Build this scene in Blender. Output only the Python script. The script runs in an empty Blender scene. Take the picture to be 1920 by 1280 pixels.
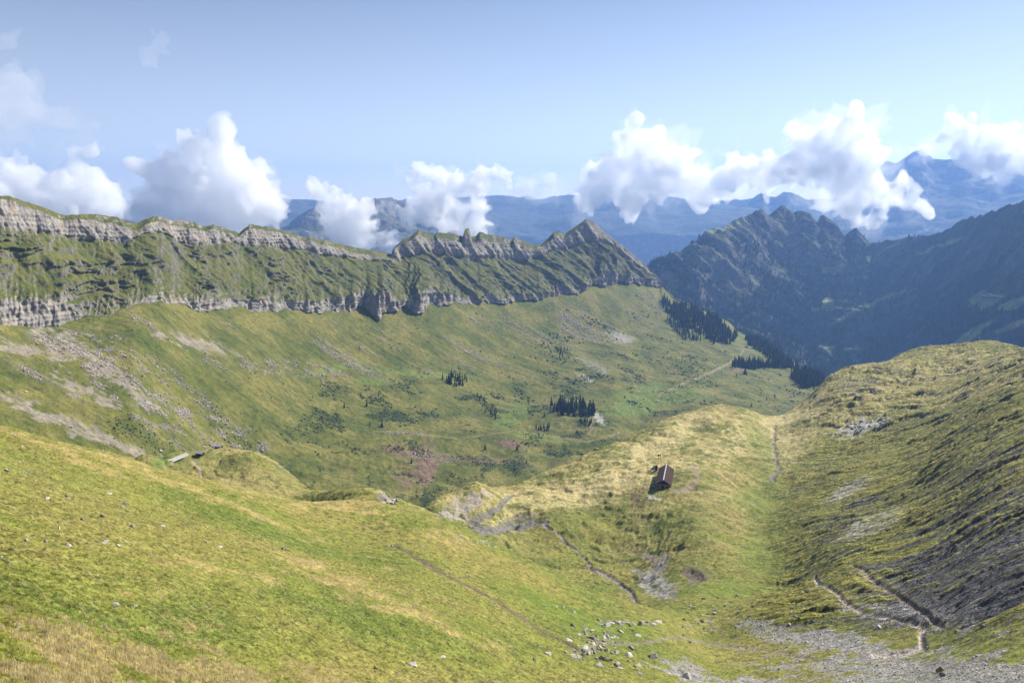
import bpy, math, random
import numpy as np
import bmesh
from mathutils import Vector, Matrix
random.seed(7); RNG = np.random.default_rng(11)
S = bpy.context.scene
COL = S.collection

# ------------------------------------------------------------------ camera, sky, sun, exposure
W0, H0, FPX = 1920.0, 1280.0, 1493.0
PITCH = math.radians(9.5)
CP, SP = math.cos(PITCH), math.sin(PITCH)
cam = bpy.data.cameras.new('camera'); camo = bpy.data.objects.new('camera', cam); COL.objects.link(camo)
cam.sensor_width = 36.0; cam.lens = FPX / W0 * 36.0
cam.clip_start = 0.5; cam.clip_end = 200000.0
camo.location = (0, 0, 0); camo.rotation_euler = (math.radians(90) - PITCH, 0, 0)
S.camera = camo

SUN_AZ, SUN_EL = math.radians(51), math.radians(37)       # azimuth measured from +Y towards +X
w = bpy.data.worlds.new('World'); S.world = w; w.use_nodes = True
nt = w.node_tree; nt.nodes.clear()
sky = nt.nodes.new('ShaderNodeTexSky'); sky.sky_type = 'NISHITA'; sky.sun_disc = False
sky.sun_elevation = SUN_EL; sky.sun_rotation = SUN_AZ
sky.altitude = 1900; sky.air_density = 1.0; sky.dust_density = 1.2; sky.ozone_density = 1.6
bg = nt.nodes.new('ShaderNodeBackground'); bg.inputs['Strength'].default_value = 0.050
wo = nt.nodes.new('ShaderNodeOutputWorld')
nt.links.new(sky.outputs[0], bg.inputs[0])
# thin high moisture: an even pale glow of the air, stronger towards the horizon
tcw = nt.nodes.new('ShaderNodeTexCoord'); sx = nt.nodes.new('ShaderNodeSeparateXYZ'); mrw = nt.nodes.new('ShaderNodeMapRange')
mrw.inputs['From Min'].default_value = 0.0; mrw.inputs['From Max'].default_value = 0.28; mrw.inputs['To Min'].default_value = 0.27; mrw.inputs['To Max'].default_value = 0.028
nt.links.new(tcw.outputs['Generated'], sx.inputs[0]); nt.links.new(sx.outputs[2], mrw.inputs[0])
bg2 = nt.nodes.new('ShaderNodeBackground'); bg2.inputs[0].default_value = (1.0, 0.90, 0.86, 1); nt.links.new(mrw.outputs[0], bg2.inputs[1])
ads = nt.nodes.new('ShaderNodeAddShader'); nt.links.new(bg.outputs[0], ads.inputs[0]); nt.links.new(bg2.outputs[0], ads.inputs[1]); nt.links.new(ads.outputs[0], wo.inputs[0])

sl = bpy.data.lights.new('sun', 'SUN'); sl.energy = 4.6; sl.angle = math.radians(0.5); sl.color = (1.0, 0.94, 0.83)
slo = bpy.data.objects.new('sun', sl); COL.objects.link(slo)
sd = Vector((math.cos(SUN_EL) * math.sin(SUN_AZ), math.cos(SUN_EL) * math.cos(SUN_AZ), math.sin(SUN_EL)))
slo.rotation_euler = sd.to_track_quat('Z', 'Y').to_euler()
slo.location = (0, 0, 500)

S.view_settings.view_transform = 'Standard'; S.view_settings.look = 'None'
S.view_settings.exposure = 0.95; S.view_settings.gamma = 1.0
S.cycles.use_denoising = True
S.cycles.max_bounces = 64; S.cycles.diffuse_bounces = 2; S.cycles.glossy_bounces = 1
S.cycles.transmission_bounces = 2; S.cycles.volume_bounces = 60; S.cycles.transparent_max_bounces = 24

# ------------------------------------------------------------------ numpy helpers
def ray(px, py):
    px = np.asarray(px, float); py = np.asarray(py, float)
    x = (px - 960) / FPX; u = (640 - py) / FPX
    return x, CP + u * SP, -SP + u * CP
def P(px, py, d):
    """point on the line of sight of a photo pixel at plan distance d"""
    x, y, z = ray(px, py); h = np.hypot(x, y)
    return np.stack([x / h * d, y / h * d, z / h * d], -1)
def PH(px, d, z):
    """point at plan distance d and height z in a photo column"""
    py = 640.0
    for _ in range(12):
        p = P(px, py, d); py += (p[2] - z) / d * FPX * 0.8
    return P(px, py, d)
def proj(p):
    wv = p[..., 1] * CP - p[..., 2] * SP
    uv = p[..., 1] * SP + p[..., 2] * CP
    wv = np.maximum(wv, 1e-3)
    return 960 + FPX * p[..., 0] / wv, 640 - FPX * uv / wv

def _h(ix, iy, iz, seed):
    n = (ix.astype(np.int64) * 374761393 + iy.astype(np.int64) * 668265263 + iz * 2147483647 + seed * 974634777)
    n = (n ^ (n >> 13)) * 1274126177
    n = n & 0x7fffffff
    n = (n ^ (n >> 16)) * 2246822519 & 0x7fffffff
    return ((n ^ (n >> 13)) & 0xffff).astype(np.float32) / 65535.0
def noise2(x, y, seed=0):
    xi = np.floor(x); yi = np.floor(y); fx = (x - xi).astype(np.float32); fy = (y - yi).astype(np.float32)
    xi = xi.astype(np.int64); yi = yi.astype(np.int64)
    sx = fx * fx * fx * (fx * (fx * 6 - 15) + 10); sy = fy * fy * fy * (fy * (fy * 6 - 15) + 10)
    def g(i, j):
        a = _h(xi + i, yi + j, 0, seed) * 6.2831853
        return np.cos(a) * (fx - i) + np.sin(a) * (fy - j)
    a = g(0, 0); b = g(1, 0); c = g(0, 1); d = g(1, 1)
    t = a + (b - a) * sx; v = c + (d - c) * sx
    return (t + (v - t) * sy) * 1.5          # about -1..1
def fbm(x, y, lam, octv=4, gain=0.5, seed=0, ridged=False):
    s = 0; a = 1.0; tot = 0; f = 1.0 / lam
    for o in range(octv):
        n = noise2(x * f + 17.3 * o, y * f - 9.1 * o, seed + o * 13)
        if ridged: n = 1 - 2 * np.abs(n)
        s = s + a * n; tot += a; a *= gain; f *= 2.03
    return (s / tot * (1.8 if not ridged else 1.2)).astype(np.float32)
def noise3(x, y, z, seed=0):
    xi = np.floor(x); yi = np.floor(y); zi = np.floor(z)
    fx = (x - xi).astype(np.float32); fy = (y - yi).astype(np.float32); fz = (z - zi).astype(np.float32)
    xi = xi.astype(np.int64); yi = yi.astype(np.int64); zi = zi.astype(np.int64)
    s = lambda f: f * f * (3 - 2 * f)
    sx, sy, sz = s(fx), s(fy), s(fz)
    xi = xi.astype(np.int64); yi = yi.astype(np.int64); zi = zi.astype(np.int64)
    def c(i, j, k): return _h(xi + i, yi + j, (zi + k), seed)
    l = lambda a, b, t: a + (b - a) * t
    return l(l(l(c(0,0,0), c(1,0,0), sx), l(c(0,1,0), c(1,1,0), sx), sy),
             l(l(c(0,0,1), c(1,0,1), sx), l(c(0,1,1), c(1,1,1), sx), sy), sz) * 2 - 1
def sstep(a, b, x):
    t = np.clip((x - a) / (b - a), 0, 1); return t * t * (3 - 2 * t)
def mixc(c, col, m):
    return c + (np.array(col, np.float32) - c) * m[..., None]
def stroke(px, py, pts, jit=0.0):
    """distance in photo pixels to a polyline (points on the ground read off the photo)"""
    d = np.full(px.shape, 1e9, np.float32)
    for (x0, y0), (x1, y1) in zip(pts[:-1], pts[1:]):
        dx, dy = x1 - x0, y1 - y0; L = dx * dx + dy * dy
        t = np.clip(((px - x0) * dx + (py - y0) * dy) / L, 0, 1)
        d = np.minimum(d, np.hypot(px - x0 - t * dx, py - y0 - t * dy))
    return d
def blob(px, py, cx, cy, rx, ry, ang=0.0):
    """1 inside an ellipse, falling to 0 outside; used with noise for patch edges"""
    c, s = math.cos(math.radians(ang)), math.sin(math.radians(ang))
    u = ((px - cx) * c + (py - cy) * s) / rx; v = (-(px - cx) * s + (py - cy) * c) / ry
    return 1 - np.hypot(u, v)

def grid_mesh(name, V, colr, mat, extra=None):
    """V (rows, cols, 3) -> one mesh with a colour attribute"""
    R, C = V.shape[:2]; n = R * C
    me = bpy.data.meshes.new(name)
    me.vertices.add(n); me.vertices.foreach_set('co', V.reshape(-1).astype(np.float32))
    idx = np.arange(n, dtype=np.int32).reshape(R, C)
    q = np.stack([idx[:-1, :-1], idx[:-1, 1:], idx[1:, 1:], idx[1:, :-1]], -1).reshape(-1)
    nq = (R - 1) * (C - 1)
    me.loops.add(nq * 4); me.loops.foreach_set('vertex_index', q)
    me.polygons.add(nq); me.polygons.foreach_set('loop_start', np.arange(0, nq * 4, 4, dtype=np.int32))
    me.polygons.foreach_set('use_smooth', np.ones(nq, bool))
    me.update(calc_edges=True)
    at = me.color_attributes.new('tint', 'FLOAT_COLOR', 'POINT')
    c4 = np.ones((n, 4), np.float32); c4[:, :3] = colr.reshape(-1, 3)
    if extra is not None: c4[:, 3] = extra.reshape(-1)
    at.data.foreach_set('color', c4.reshape(-1))
    me.materials.append(mat)
    o = bpy.data.objects.new(name, me); COL.objects.link(o); return o
def tri_mesh(name, verts, faces, mats, mat_idx=None, smooth=False, cols=None):
    me = bpy.data.meshes.new(name)
    verts = np.asarray(verts, np.float32); faces = np.asarray(faces, np.int32)
    k = faces.shape[1]
    me.vertices.add(len(verts)); me.vertices.foreach_set('co', verts.reshape(-1))
    me.loops.add(len(faces) * k); me.loops.foreach_set('vertex_index', faces.reshape(-1))
    me.polygons.add(len(faces)); me.polygons.foreach_set('loop_start', np.arange(0, len(faces) * k, k, dtype=np.int32))
    me.polygons.foreach_set('use_smooth', np.full(len(faces), smooth))
    if mat_idx is not None: me.polygons.foreach_set('material_index', np.asarray(mat_idx, np.int32))
    me.update(calc_edges=True)
    if cols is not None:
        at = me.color_attributes.new('tint', 'FLOAT_COLOR', 'POINT')
        c4 = np.ones((len(verts), 4), np.float32); c4[:, :3] = cols
        at.data.foreach_set('color', c4.reshape(-1))
    for m in (mats if isinstance(mats, (list, tuple)) else [mats]): me.materials.append(m)
    return me
def grid_normal(V):
    du = np.gradient(V, axis=1); dv = np.gradient(V, axis=0)
    n = np.cross(du, dv); n /= np.linalg.norm(n, axis=-1, keepdims=True) + 1e-9
    n[n[..., 2] < 0] *= -1
    return n
def blur(A, n):
    for _ in range(n):
        A = A.copy()
        A[1:-1] = (A[:-2] + 2 * A[1:-1] + A[2:]) / 4
        A[:, 1:-1] = (A[:, :-2] + 2 * A[:, 1:-1] + A[:, 2:]) / 4
    return A
def tag(o, label=None, cat=None, group=None, kind=None):
    if label: o['label'] = label
    if cat: o['category'] = cat
    if group: o['group'] = group
    if kind: o['kind'] = kind
    return o

# ------------------------------------------------------------------ materials
def mat_new(name):
    m = bpy.data.materials.new(name); m.use_nodes = True
    b = m.node_tree.nodes['Principled BSDF']; b.inputs['Roughness'].default_value = 0.95
    b.inputs['Specular IOR Level'].default_value = 0.15
    return m, m.node_tree, b
def terrain_mat(name, scales, bumps, var=0.35, seed=0.0):
    """vertex tint (albedo) times procedural mottling, plus bump from the same noises"""
    m, t, b = mat_new(name); N = t.nodes; L = t.links
    at = N.new('ShaderNodeAttribute'); at.attribute_name = 'tint'
    geo = N.new('ShaderNodeNewGeometry')
    hsum = None; col = at.outputs['Color']
    for s, bm in zip(scales, bumps):
        nz = N.new('ShaderNodeTexNoise'); nz.inputs['Scale'].default_value = 1.0 / s
        nz.inputs['Detail'].default_value = 4; nz.inputs['Roughness'].default_value = 0.62
        L.new(geo.outputs['Position'], nz.inputs['Vector'])
        mr = N.new('ShaderNodeMapRange'); mr.inputs['From Min'].default_value = 0.3; mr.inputs['From Max'].default_value = 0.7
        mr.inputs['To Min'].default_value = 1 - var; mr.inputs['To Max'].default_value = 1 + var
        L.new(nz.outputs[0], mr.inputs[0])
        vm = N.new('ShaderNodeVectorMath'); vm.operation = 'SCALE'
        L.new(col, vm.inputs[0]); L.new(mr.outputs[0], vm.inputs['Scale']); col = vm.outputs[0]
        ma = N.new('ShaderNodeMath'); ma.operation = 'MULTIPLY'; ma.inputs[1].default_value = bm
        L.new(nz.outputs[0], ma.inputs[0])
        if hsum is None: hsum = ma.outputs[0]
        else:
            ad = N.new('ShaderNodeMath'); ad.operation = 'ADD'; L.new(hsum, ad.inputs[0]); L.new(ma.outputs[0], ad.inputs[1]); hsum = ad.outputs[0]
    bp = N.new('ShaderNodeBump'); bp.inputs['Strength'].default_value = 1.0; bp.inputs['Distance'].default_value = 1.0
    L.new(hsum, bp.inputs['Height']); L.new(bp.outputs[0], b.inputs['Normal'])
    L.new(col, b.inputs['Base Color'])
    return m
M_near = terrain_mat('alpine_turf', [2.5, 0.5], [0.50, 0.15], 0.36)
def add_ribs(m, ex, ey):
    """fine ribs of turf and slate running down the stony slope, where the mesh says so (alpha of tint)"""
    t = m.node_tree; N = t.nodes; L = t.links; b = N['Principled BSDF']; at = [n for n in N if n.bl_idname == 'ShaderNodeAttribute'][0]; geo = [n for n in N if n.bl_idname == 'ShaderNodeNewGeometry'][0]
    d1 = N.new('ShaderNodeVectorMath'); d1.operation = 'DOT_PRODUCT'; d1.inputs[1].default_value = (ex / 9, ey / 9, 0)
    d2 = N.new('ShaderNodeVectorMath'); d2.operation = 'DOT_PRODUCT'; d2.inputs[1].default_value = (-ey, ex, 0)
    cb = N.new('ShaderNodeCombineXYZ'); L.new(geo.outputs['Position'], d1.inputs[0]); L.new(geo.outputs['Position'], d2.inputs[0]); L.new(d1.outputs['Value'], cb.inputs[0]); L.new(d2.outputs['Value'], cb.inputs[1])
    nz = N.new('ShaderNodeTexNoise'); nz.inputs['Scale'].default_value = 0.42; nz.inputs['Detail'].default_value = 5; nz.inputs['Roughness'].default_value = 0.7; nz.inputs['Distortion'].default_value = 0.6; L.new(cb.outputs[0], nz.inputs['Vector'])
    mr = N.new('ShaderNodeMapRange'); mr.inputs['From Min'].default_value = 0.38; mr.inputs['From Max'].default_value = 0.62; mr.inputs['To Min'].default_value = 0.38; mr.inputs['To Max'].default_value = 1.5; L.new(nz.outputs[0], mr.inputs[0])
    mx = N.new('ShaderNodeMix'); mx.data_type = 'FLOAT'; mx.inputs[2].default_value = 1.0; L.new(at.outputs['Alpha'], mx.inputs[0]); L.new(mr.outputs[0], mx.inputs[3])
    src = b.inputs['Base Color'].links[0].from_socket; vm = N.new('ShaderNodeVectorMath'); vm.operation = 'SCALE'; L.new(src, vm.inputs[0]); L.new(mx.outputs[0], vm.inputs['Scale']); L.new(vm.outputs[0], b.inputs['Base Color'])
    bp = [n for n in N if n.bl_idname == 'ShaderNodeBump'][0]; hs = bp.inputs['Height'].links[0].from_socket
    m1 = N.new('ShaderNodeMath'); m1.operation = 'MULTIPLY'; L.new(nz.outputs[0], m1.inputs[0]); L.new(at.outputs['Alpha'], m1.inputs[1])
    m2 = N.new('ShaderNodeMath'); m2.operation = 'MULTIPLY_ADD'; L.new(m1.outputs[0], m2.inputs[0]); m2.inputs[1].default_value = 2.2; L.new(hs, m2.inputs[2]); L.new(m2.outputs[0], bp.inputs['Height'])
add_ribs(M_near, 0.86, -0.51)
M_valley = terrain_mat('valley_turf_and_rock', [9.0, 2.2], [1.6, 0.6], 0.28)
M_far = terrain_mat('mountain_ground', [60.0, 14.0], [14.0, 5.0], 0.4)

def interp(xs, ys):
    xs = np.array(xs, float); ys = np.array(ys, float)
    return lambda x: np.interp(x, xs, ys)
def pl(s):
    v = [float(a) for a in s.replace(',', ' ').replace(':', ' ').split()]
    return interp(v[0::2], v[1::2])

# ------------------------------------------------------------------ near terrain (heightfield over azimuth and log distance)
ctrl = []
def V_(px, *yd):
    for i in range(0, len(yd), 2): ctrl.append(P(px, yd[i], yd[i + 1]))
def Hd(px, *dz):
    for i in range(0, len(dz), 2): ctrl.append(PH(px, dz[i], dz[i + 1]))
V_(-250, 750,230, 900,120, 1100,65, 1280,40);  Hd(-250, 20,-16, 330,-140, 600,-330, 1100,-560)
V_(0, 803,240, 830,200, 900,138, 1000,92, 1150,60, 1280,44); Hd(0, 22,-15, 320,-135, 600,-340, 1100,-560)
V_(200, 860,240, 900,178, 1000,112, 1150,70, 1280,50); Hd(200, 25,-16, 330,-140, 620,-330, 1100,-560)
V_(350, 905,245, 955,172, 1050,112, 1150,80, 1280,56); Hd(350, 28,-18, 330,-145)
V_(470, 933,258, 1000,160, 1120,98); 
V_(570, 950,270, 1000,190, 1080,130, 1180,92, 1280,68); Hd(570, 34,-22, 340,-150, 440,-170)
V_(700, 938,290, 1000,210, 1080,148, 1180,105, 1280,78); Hd(700, 40,-27, 350,-152)
V_(800, 968,278, 1050,180, 1180,115); Hd(800, 348,-165)
V_(870, 992,268, 1050,200, 1150,135, 1280,92); Hd(870, 46,-33, 345,-168)
V_(1000, 1050,255, 1120,185, 1200,140, 1280,108); Hd(1000, 54,-38, 340,-168)
V_(1150, 1120,240, 1170,190, 1220,155, 1280,125); Hd(1150, 62,-43)
V_(1260, 1163,222, 1200,190, 1240,165, 1280,142); Hd(1260, 70,-49)
V_(1400, 1160,250, 1200,215, 1280,160); Hd(1400, 70,-48)
V_(1600, 1280,135, 1200,190, 1130,235, 1060,300); Hd(1600, 60,-38)
V_(1700, 750,880, 850,610, 950,420, 1050,290, 1150,205, 1220,165, 1280,130)
V_(1900, 1280,105, 1200,135, 1100,180, 1000,240, 900,330, 800,470, 720,700, 658,1000); Hd(1900, 50,-30)
V_(2150, 1280,92, 1000,205, 850,330, 700,600, 640,900); Hd(2150, 45,-26)
V_(2400, 1280,85, 1000,180, 800,380, 640,800)
# knoll with the small sheds
V_(250, 872,560); V_(300, 856,590); V_(350, 846,610); V_(420, 841,620); V_(480, 858,600); V_(540, 885,560); V_(590, 915,520)
V_(330, 880,540); V_(420, 880,540, 905,490); V_(500, 900,500, 925,465); V_(300, 868,560)
Hd(250, 680,-260, 900,-450); Hd(400, 710,-260, 900,-450); Hd(550, 640,-245, 850,-440); Hd(150, 520,-200)
# small rise beyond the near slope
V_(600, 925,460); V_(650, 920,450, 935,420); V_(720, 930,430); Hd(650, 560,-220, 800,-420)
# spur with the big barn
V_(760, 944,460, 960,470); V_(800, 975,455); V_(830, 927,510); V_(900, 913,555); V_(950, 906,600); V_(1020, 886,655); V_(1100, 851,725)
V_(1200, 806,800); V_(1280, 771,870); V_(1340, 758,925); V_(1400, 763,960)
Hd(760, 560,-240, 750,-420); Hd(900, 680,-280, 850,-430); Hd(1020, 780,-310, 950,-440); Hd(1150, 900,-320, 1080,-450)
Hd(1280, 1000,-310, 1200,-460); Hd(1400, 1120,-340, 1350,-480)
V_(850, 960,500); V_(870, 988,445); V_(920, 993,445); V_(950, 950,540, 990,485); V_(1050, 930,565, 980,495, 1010,465, 1055,420)
V_(1100, 900,608, 950,535, 1000,483, 1040,447, 1080,400); V_(1000, 1035,430)
V_(1200, 860,672, 905,588, 950,530, 1000,476, 1060,420, 1100,362, 1145,302); V_(1150, 870,650)
V_(1300, 1200,230, 1150,268, 1100,322, 1030,408, 960,488, 900,576, 850,668, 800,800)
V_(1380, 820,770, 880,640, 940,530)
# gully and right slope
V_(1425, 776,925); V_(1440, 830,790); V_(1452, 870,695); V_(1425, 920,590); V_(1455, 950,535); V_(1445, 1000,460); V_(1475, 1050,392); V_(1495, 1090,345)
V_(1400, 1050,398, 1100,330); V_(1500, 760,950, 850,725, 950,505); V_(1550, 713,1080, 1020,375); V_(1600, 700,1120, 800,800, 900,560, 980,415)
V_(1650, 690,1150); V_(1700, 667,1250); V_(1770, 660,1290); V_(1840, 647,1320); V_(1920, 656,1150); V_(1800, 700,980, 800,590)
Hd(1500, 1150,-330, 1450,-520); Hd(1600, 1350,-380, 1600,-600); Hd(1750, 1500,-330, 1800,-620); Hd(1950, 1500,-300, 1800,-640); Hd(2200, 1300,-260, 1700,-640)
ctrl = np.array(ctrl)
CU = ctrl[:, 0] / ctrl[:, 1]; CV = np.log(ctrl[:, 1]); CS = ctrl[:, 2] / ctrl[:, 1]
KU = 2.6
def tps_fit(u, v, s, lam=2e-4):
    n = len(u); r = np.hypot(u[:, None] - u, v[:, None] - v); K = r * r * np.log(r + 1e-9); K[r == 0] = 0
    K = 0.35 * K + 0.0 * r - 0.0
    A = np.zeros((n + 3, n + 3)); A[:n, :n] = K + lam * np.eye(n); Pm = np.stack([np.ones(n), u, v], 1)
    A[:n, n:] = Pm; A[n:, :n] = Pm.T
    sol = np.linalg.solve(A, np.r_[s, 0, 0, 0]); return sol
sol = tps_fit(CU * KU, CV, CS)
def tps_eval(u, v):
    out = np.empty(u.size); U = u.ravel() * KU; Vv = v.ravel()
    for i in range(0, u.size, 20000):
        r = np.hypot(U[i:i+20000, None] - CU * KU, Vv[i:i+20000, None] - CV)
        out[i:i+20000] = (0.35 * r * r * np.log(r + 1e-9)) @ sol[:-3] + sol[-3] + sol[-2] * U[i:i+20000] + sol[-1] * Vv[i:i+20000]
    return out.reshape(u.shape)
NC, NR = 1380, 1680
ua = np.linspace(-0.82, 0.86, NC); va = np.linspace(math.log(15), math.log(1750), NR)
gu = np.linspace(ua[0], ua[-1], 180); gv = np.linspace(va[0], va[-1], 220)
G = tps_eval(*np.meshgrid(gu, gv))
Gc = np.empty((220, NC))
for i in range(220): Gc[i] = np.interp(ua, gu, G[i])
Sf = np.empty((NR, NC))
fi = np.interp(va, gv, np.arange(220)); i0 = np.minimum(fi.astype(int), 218); ft = (fi - i0)[:, None]
Sf = Gc[i0] * (1 - ft) + Gc[i0 + 1] * ft
Sf = blur(Sf, 6)
UU, VV = np.meshgrid(ua, va); YY = np.exp(VV); XX = UU * YY; ZZ = Sf * YY
del UU, VV
NP = np.stack([XX, YY, ZZ], -1)
px, py = proj(NP); D = np.hypot(XX, YY)
px = px.astype(np.float32); py = py.astype(np.float32)
jx = px + 7 * fbm(XX, YY, 9, 3, seed=3); jy = py + 5 * fbm(XX, YY, 9, 3, seed=4)
# region weights
right = sstep(1400, 1560, px + 0.25 * (py - 900)) * sstep(1215, 1150, py)       # the stony right-hand slope
leftA = sstep(330, 260, D)                                                   # near slope
ex, ey = 0.86, -0.51                                                         # fall line of the right slope in plan
al = XX * ex + YY * ey; ac = -XX * ey + YY * ex
wob = 10 * fbm(XX, YY, 70, 2, seed=21)
stripe = fbm(al / 14, ac + wob, 5.0, 4, 0.62, seed=31)                       # long narrow ribs running down the slope
stripe2 = fbm(al / 6, ac + wob, 16.0, 3, 0.6, seed=41, ridged=True)
big = fbm(XX, YY, 95, 3, 0.45, seed=5)
med = fbm(XX, YY, 24, 3, 0.5, seed=6)
fine = fbm(XX, YY, 5.0, 3, 0.55, seed=8)
tus = fbm(XX, YY, 1.5, 2, 0.6, seed=9)
far_amp = sstep(150, 500, D)
tus2 = fbm(XX, YY, 0.6, 2, 0.6, seed=10)
disp = big * (0.8 + 3.0 * far_amp) * (1 - 0.5 * right) + med * (0.3 + 0.8 * far_amp) + fine * (0.13 + 0.30 * far_amp) + tus * (0.16 + 0.12 * far_amp) + tus2 * 0.08
scz = fbm(XX, YY, 70, 4, 0.55, seed=11)
scm = sstep(1440, 1560, px) * sstep(880, 780, py) + 0.5 * (D > 400) * sstep(1300, 1200, px)
disp += scm * 2.2 * (sstep(0.10, 0.14, scz) - sstep(-0.32, -0.28, scz))
rmod = 0.45 + 0.75 * sstep(-0.4, 0.5, fbm(XX, YY, 55, 3, seed=33)); ruf = fbm(XX, YY, 7, 4, 0.6, seed=34)
rdisp = right * rmod * (stripe * 1.25 + stripe2 * 1.0) + right * ruf * 0.8
disp += rdisp
folds = fbm(XX, YY * 0.7, 60, 2, 0.45, seed=12)
disp += 1.1 * sstep(330, 420, D) * (1 - right) * folds
# terracettes on the spur flanks
bsp = far_amp * (1 - right)
disp += bsp * 0.7 * fbm(XX / 1.2 + YY / 3, ZZ * 6, 14, 3, seed=15)
# streams and paths: strokes read off the photo, with their widths in metres
mpp = D / FPX                                                                # metres per photo pixel
def rel(pts, dmin, dmax):
    s = stroke(px + 3.5 * fbm(XX, YY, 22, 3, seed=50), py + 2.0 * fbm(XX, YY, 22, 3, seed=51), pts)
    return np.where((D > dmin) & (D < dmax), s, 1e6)
streamA = rel([(1205,1140),(1180,1100),(1150,1085),(1110,1075),(1095,1045),(1060,1020),(1050,1005),(1020,990)], 255, 570)
streamD = rel([(1260,1108),(1225,1098),(1208,1088),(1222,1070),(1240,1058),(1246,1044)], 255, 570)
trodA = np.minimum(rel([(1246,1044),(1220,1032),(1180,1028),(1130,1032),(1105,1040)], 255, 570), rel([(1105,1044),(1150,1046),(1190,1052)], 255, 570))
streamB = rel([(960,930),(930,955),(880,968),(892,985),(905,995),(960,990),(1025,985)], 400, 680)
streamC = rel([(1452,800),(1450,850),(1462,885),(1440,905)], 560, 930)
pathR1 = rel([(1600,1058),(1625,1078),(1640,1090),(1680,1112),(1720,1140),(1765,1172)], 120, 420)
pathR2 = rel([(1530,1078),(1532,1095),(1560,1102),(1580,1125),(1620,1150),(1665,1158),(1735,1172),(1728,1190),(1732,1212),(1700,1222),(1640,1228)], 100, 420)
pathL = rel([(735,1022),(790,1050),(830,1070),(870,1090),(930,1125),(975,1155),(1010,1180),(1050,1200),(1085,1222)], 60, 330)
pathM = rel([(1300,872),(1308,895),(1295,910),(1260,918)], 400, 700)
pathL2 = rel([(1085,1222),(1130,1205),(1180,1208),(1260,1195),(1400,1218),(1560,1240)], 60, 330)
pathK = rel([(360,868),(376,880),(380,893),(372,910)], 380, 640)
disp -= rdisp * sstep(5.0, 1.0, np.minimum(pathR1, pathR2) * mpp)
wv = 1 + 0.5 * fbm(XX, YY, 11, 3, seed=52)
cut = lambda s, half, depth: -depth * np.clip(1.4 - s * mpp / (half * wv), 0, 1)
disp += cut(streamA, 1.0, 1.0) + cut(streamD, 1.6, 0.5) + cut(trodA, 0.5, 0.3) + cut(streamB, 1.4, 1.2) + cut(streamC, 1.8, 1.2)
disp += cut(pathR1, 0.8, 1.0) + cut(pathR2, 0.8, 0.8) + cut(pathL, 0.4, 0.3) + cut(pathL2, 0.4, 0.2) + cut(pathK, 0.8, 0.5)
# slumped edges
for cx, cy, rx, ry, an, dep in ((1270,1030,20,7,-25,2.5), (1300,1072,26,10,10,1.6), (1190,1082,50,6,-3,1.5), (1700,700,26,12,-50,5), (1470,905,20,14,0,2),
                                (730,938,18,10,20,4), (940,992,50,7,-12,1.5)):
    k = np.clip(blob(jx, jy, cx, cy, rx, ry, an), 0, 1) ** 0.5 * (D > 250)
    disp -= dep * k
ZZ = ZZ + disp
NP[..., 2] = ZZ
NN = grid_normal(NP)
slope = 1 - NN[..., 2]
px, py = proj(NP); px = px.astype(np.float32); py = py.astype(np.float32)
# ---- albedo
v1 = fbm(XX, YY, 38, 4, 0.55, seed=61); v2 = fbm(XX, YY, 7, 4, 0.6, seed=62); v3 = fbm(XX, YY, 1.3, 3, 0.7, seed=63)
v4 = fbm(XX, YY, 0.45, 2, 0.7, seed=64) * sstep(260, 140, D) + fbm(XX, YY, 2.2, 2, 0.7, seed=65) * sstep(140, 260, D)
c = np.zeros(NP.shape, np.float32); c[:] = (0.168, 0.178, 0.036)
c = mixc(c, (0.205, 0.185, 0.048), sstep(-0.3, 0.6, v1 + 0.4 * v2))
c = mixc(c, (0.105, 0.140, 0.022), sstep(0.05, 0.75, -v1 + 0.6 * v2))
c = mixc(c, (0.05, 0.07, 0.014), 0.85 * sstep(0.25, 0.65, v3 + 0.25 * v2))
c = mixc(c, (0.055, 0.07, 0.015), 0.75 * sstep(0.25, 0.7, v4 + 0.25 * v2))
c = mixc(c, (0.27, 0.225, 0.085), 0.6 * sstep(0.25, 0.7, -v4 + 0.5 * v2))
def patch(cx, cy, rx, ry, an, n=0.5, lo=0.0, hi=0.35):
    return sstep(lo, hi, blob(jx, jy, cx, cy, rx, ry, an) + n * (1.0 * v2 + 0.6 * v3 + 0.3 * v4))
DRY = (0.32, 0.25, 0.095); 
for a in ((280,1235,330,42,8), (60,1250,160,30,0), (700,1118,170,16,22), (640,1085,110,12,20), (760,1150,90,10,22), (560,930,190,16,10), (330,905,260,9,22), (90,835,160,7,22), (640,950,120,14,4), (420,1080,120,16,8), (230,1105,90,10,0), (850,1020,60,12,20)):
    c = mixc(c, DRY, 0.7 * patch(*a, 1.3, 0.0, 0.6) * (D < 330))
STRAW = (0.36, 0.29, 0.12)
sp = sstep(340, 420, D)
drysp = sp * sstep(0.0, 0.45, fbm(XX, YY, 60, 4, 0.6, seed=71) + 0.25 + 0.5 * v2 - 1.2 * right)
c = mixc(c, STRAW, 0.7 * drysp * sstep(1100, 900, py))
for a in ((1110,915,190,28,-12), (1500,770,170,40,-25), (1560,740,160,32,-25), (1230,830,120,22,-25), (1600,690,90,14,-10), (1760,690,190,22,0), (1480,830,60,40,-40), (1000,955,110,12,-15), (1800,740,130,16,-15), (1700,720,200,34,-12), (1850,670,140,14,4), (1620,760,120,30,-30), (1500,730,110,22,-25)):
    c = mixc(c, (0.46, 0.385, 0.185), 0.85 * patch(*a, 0.9, -0.15, 0.45) * (D > 380))
LUSH = (0.125, 0.172, 0.026)
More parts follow.
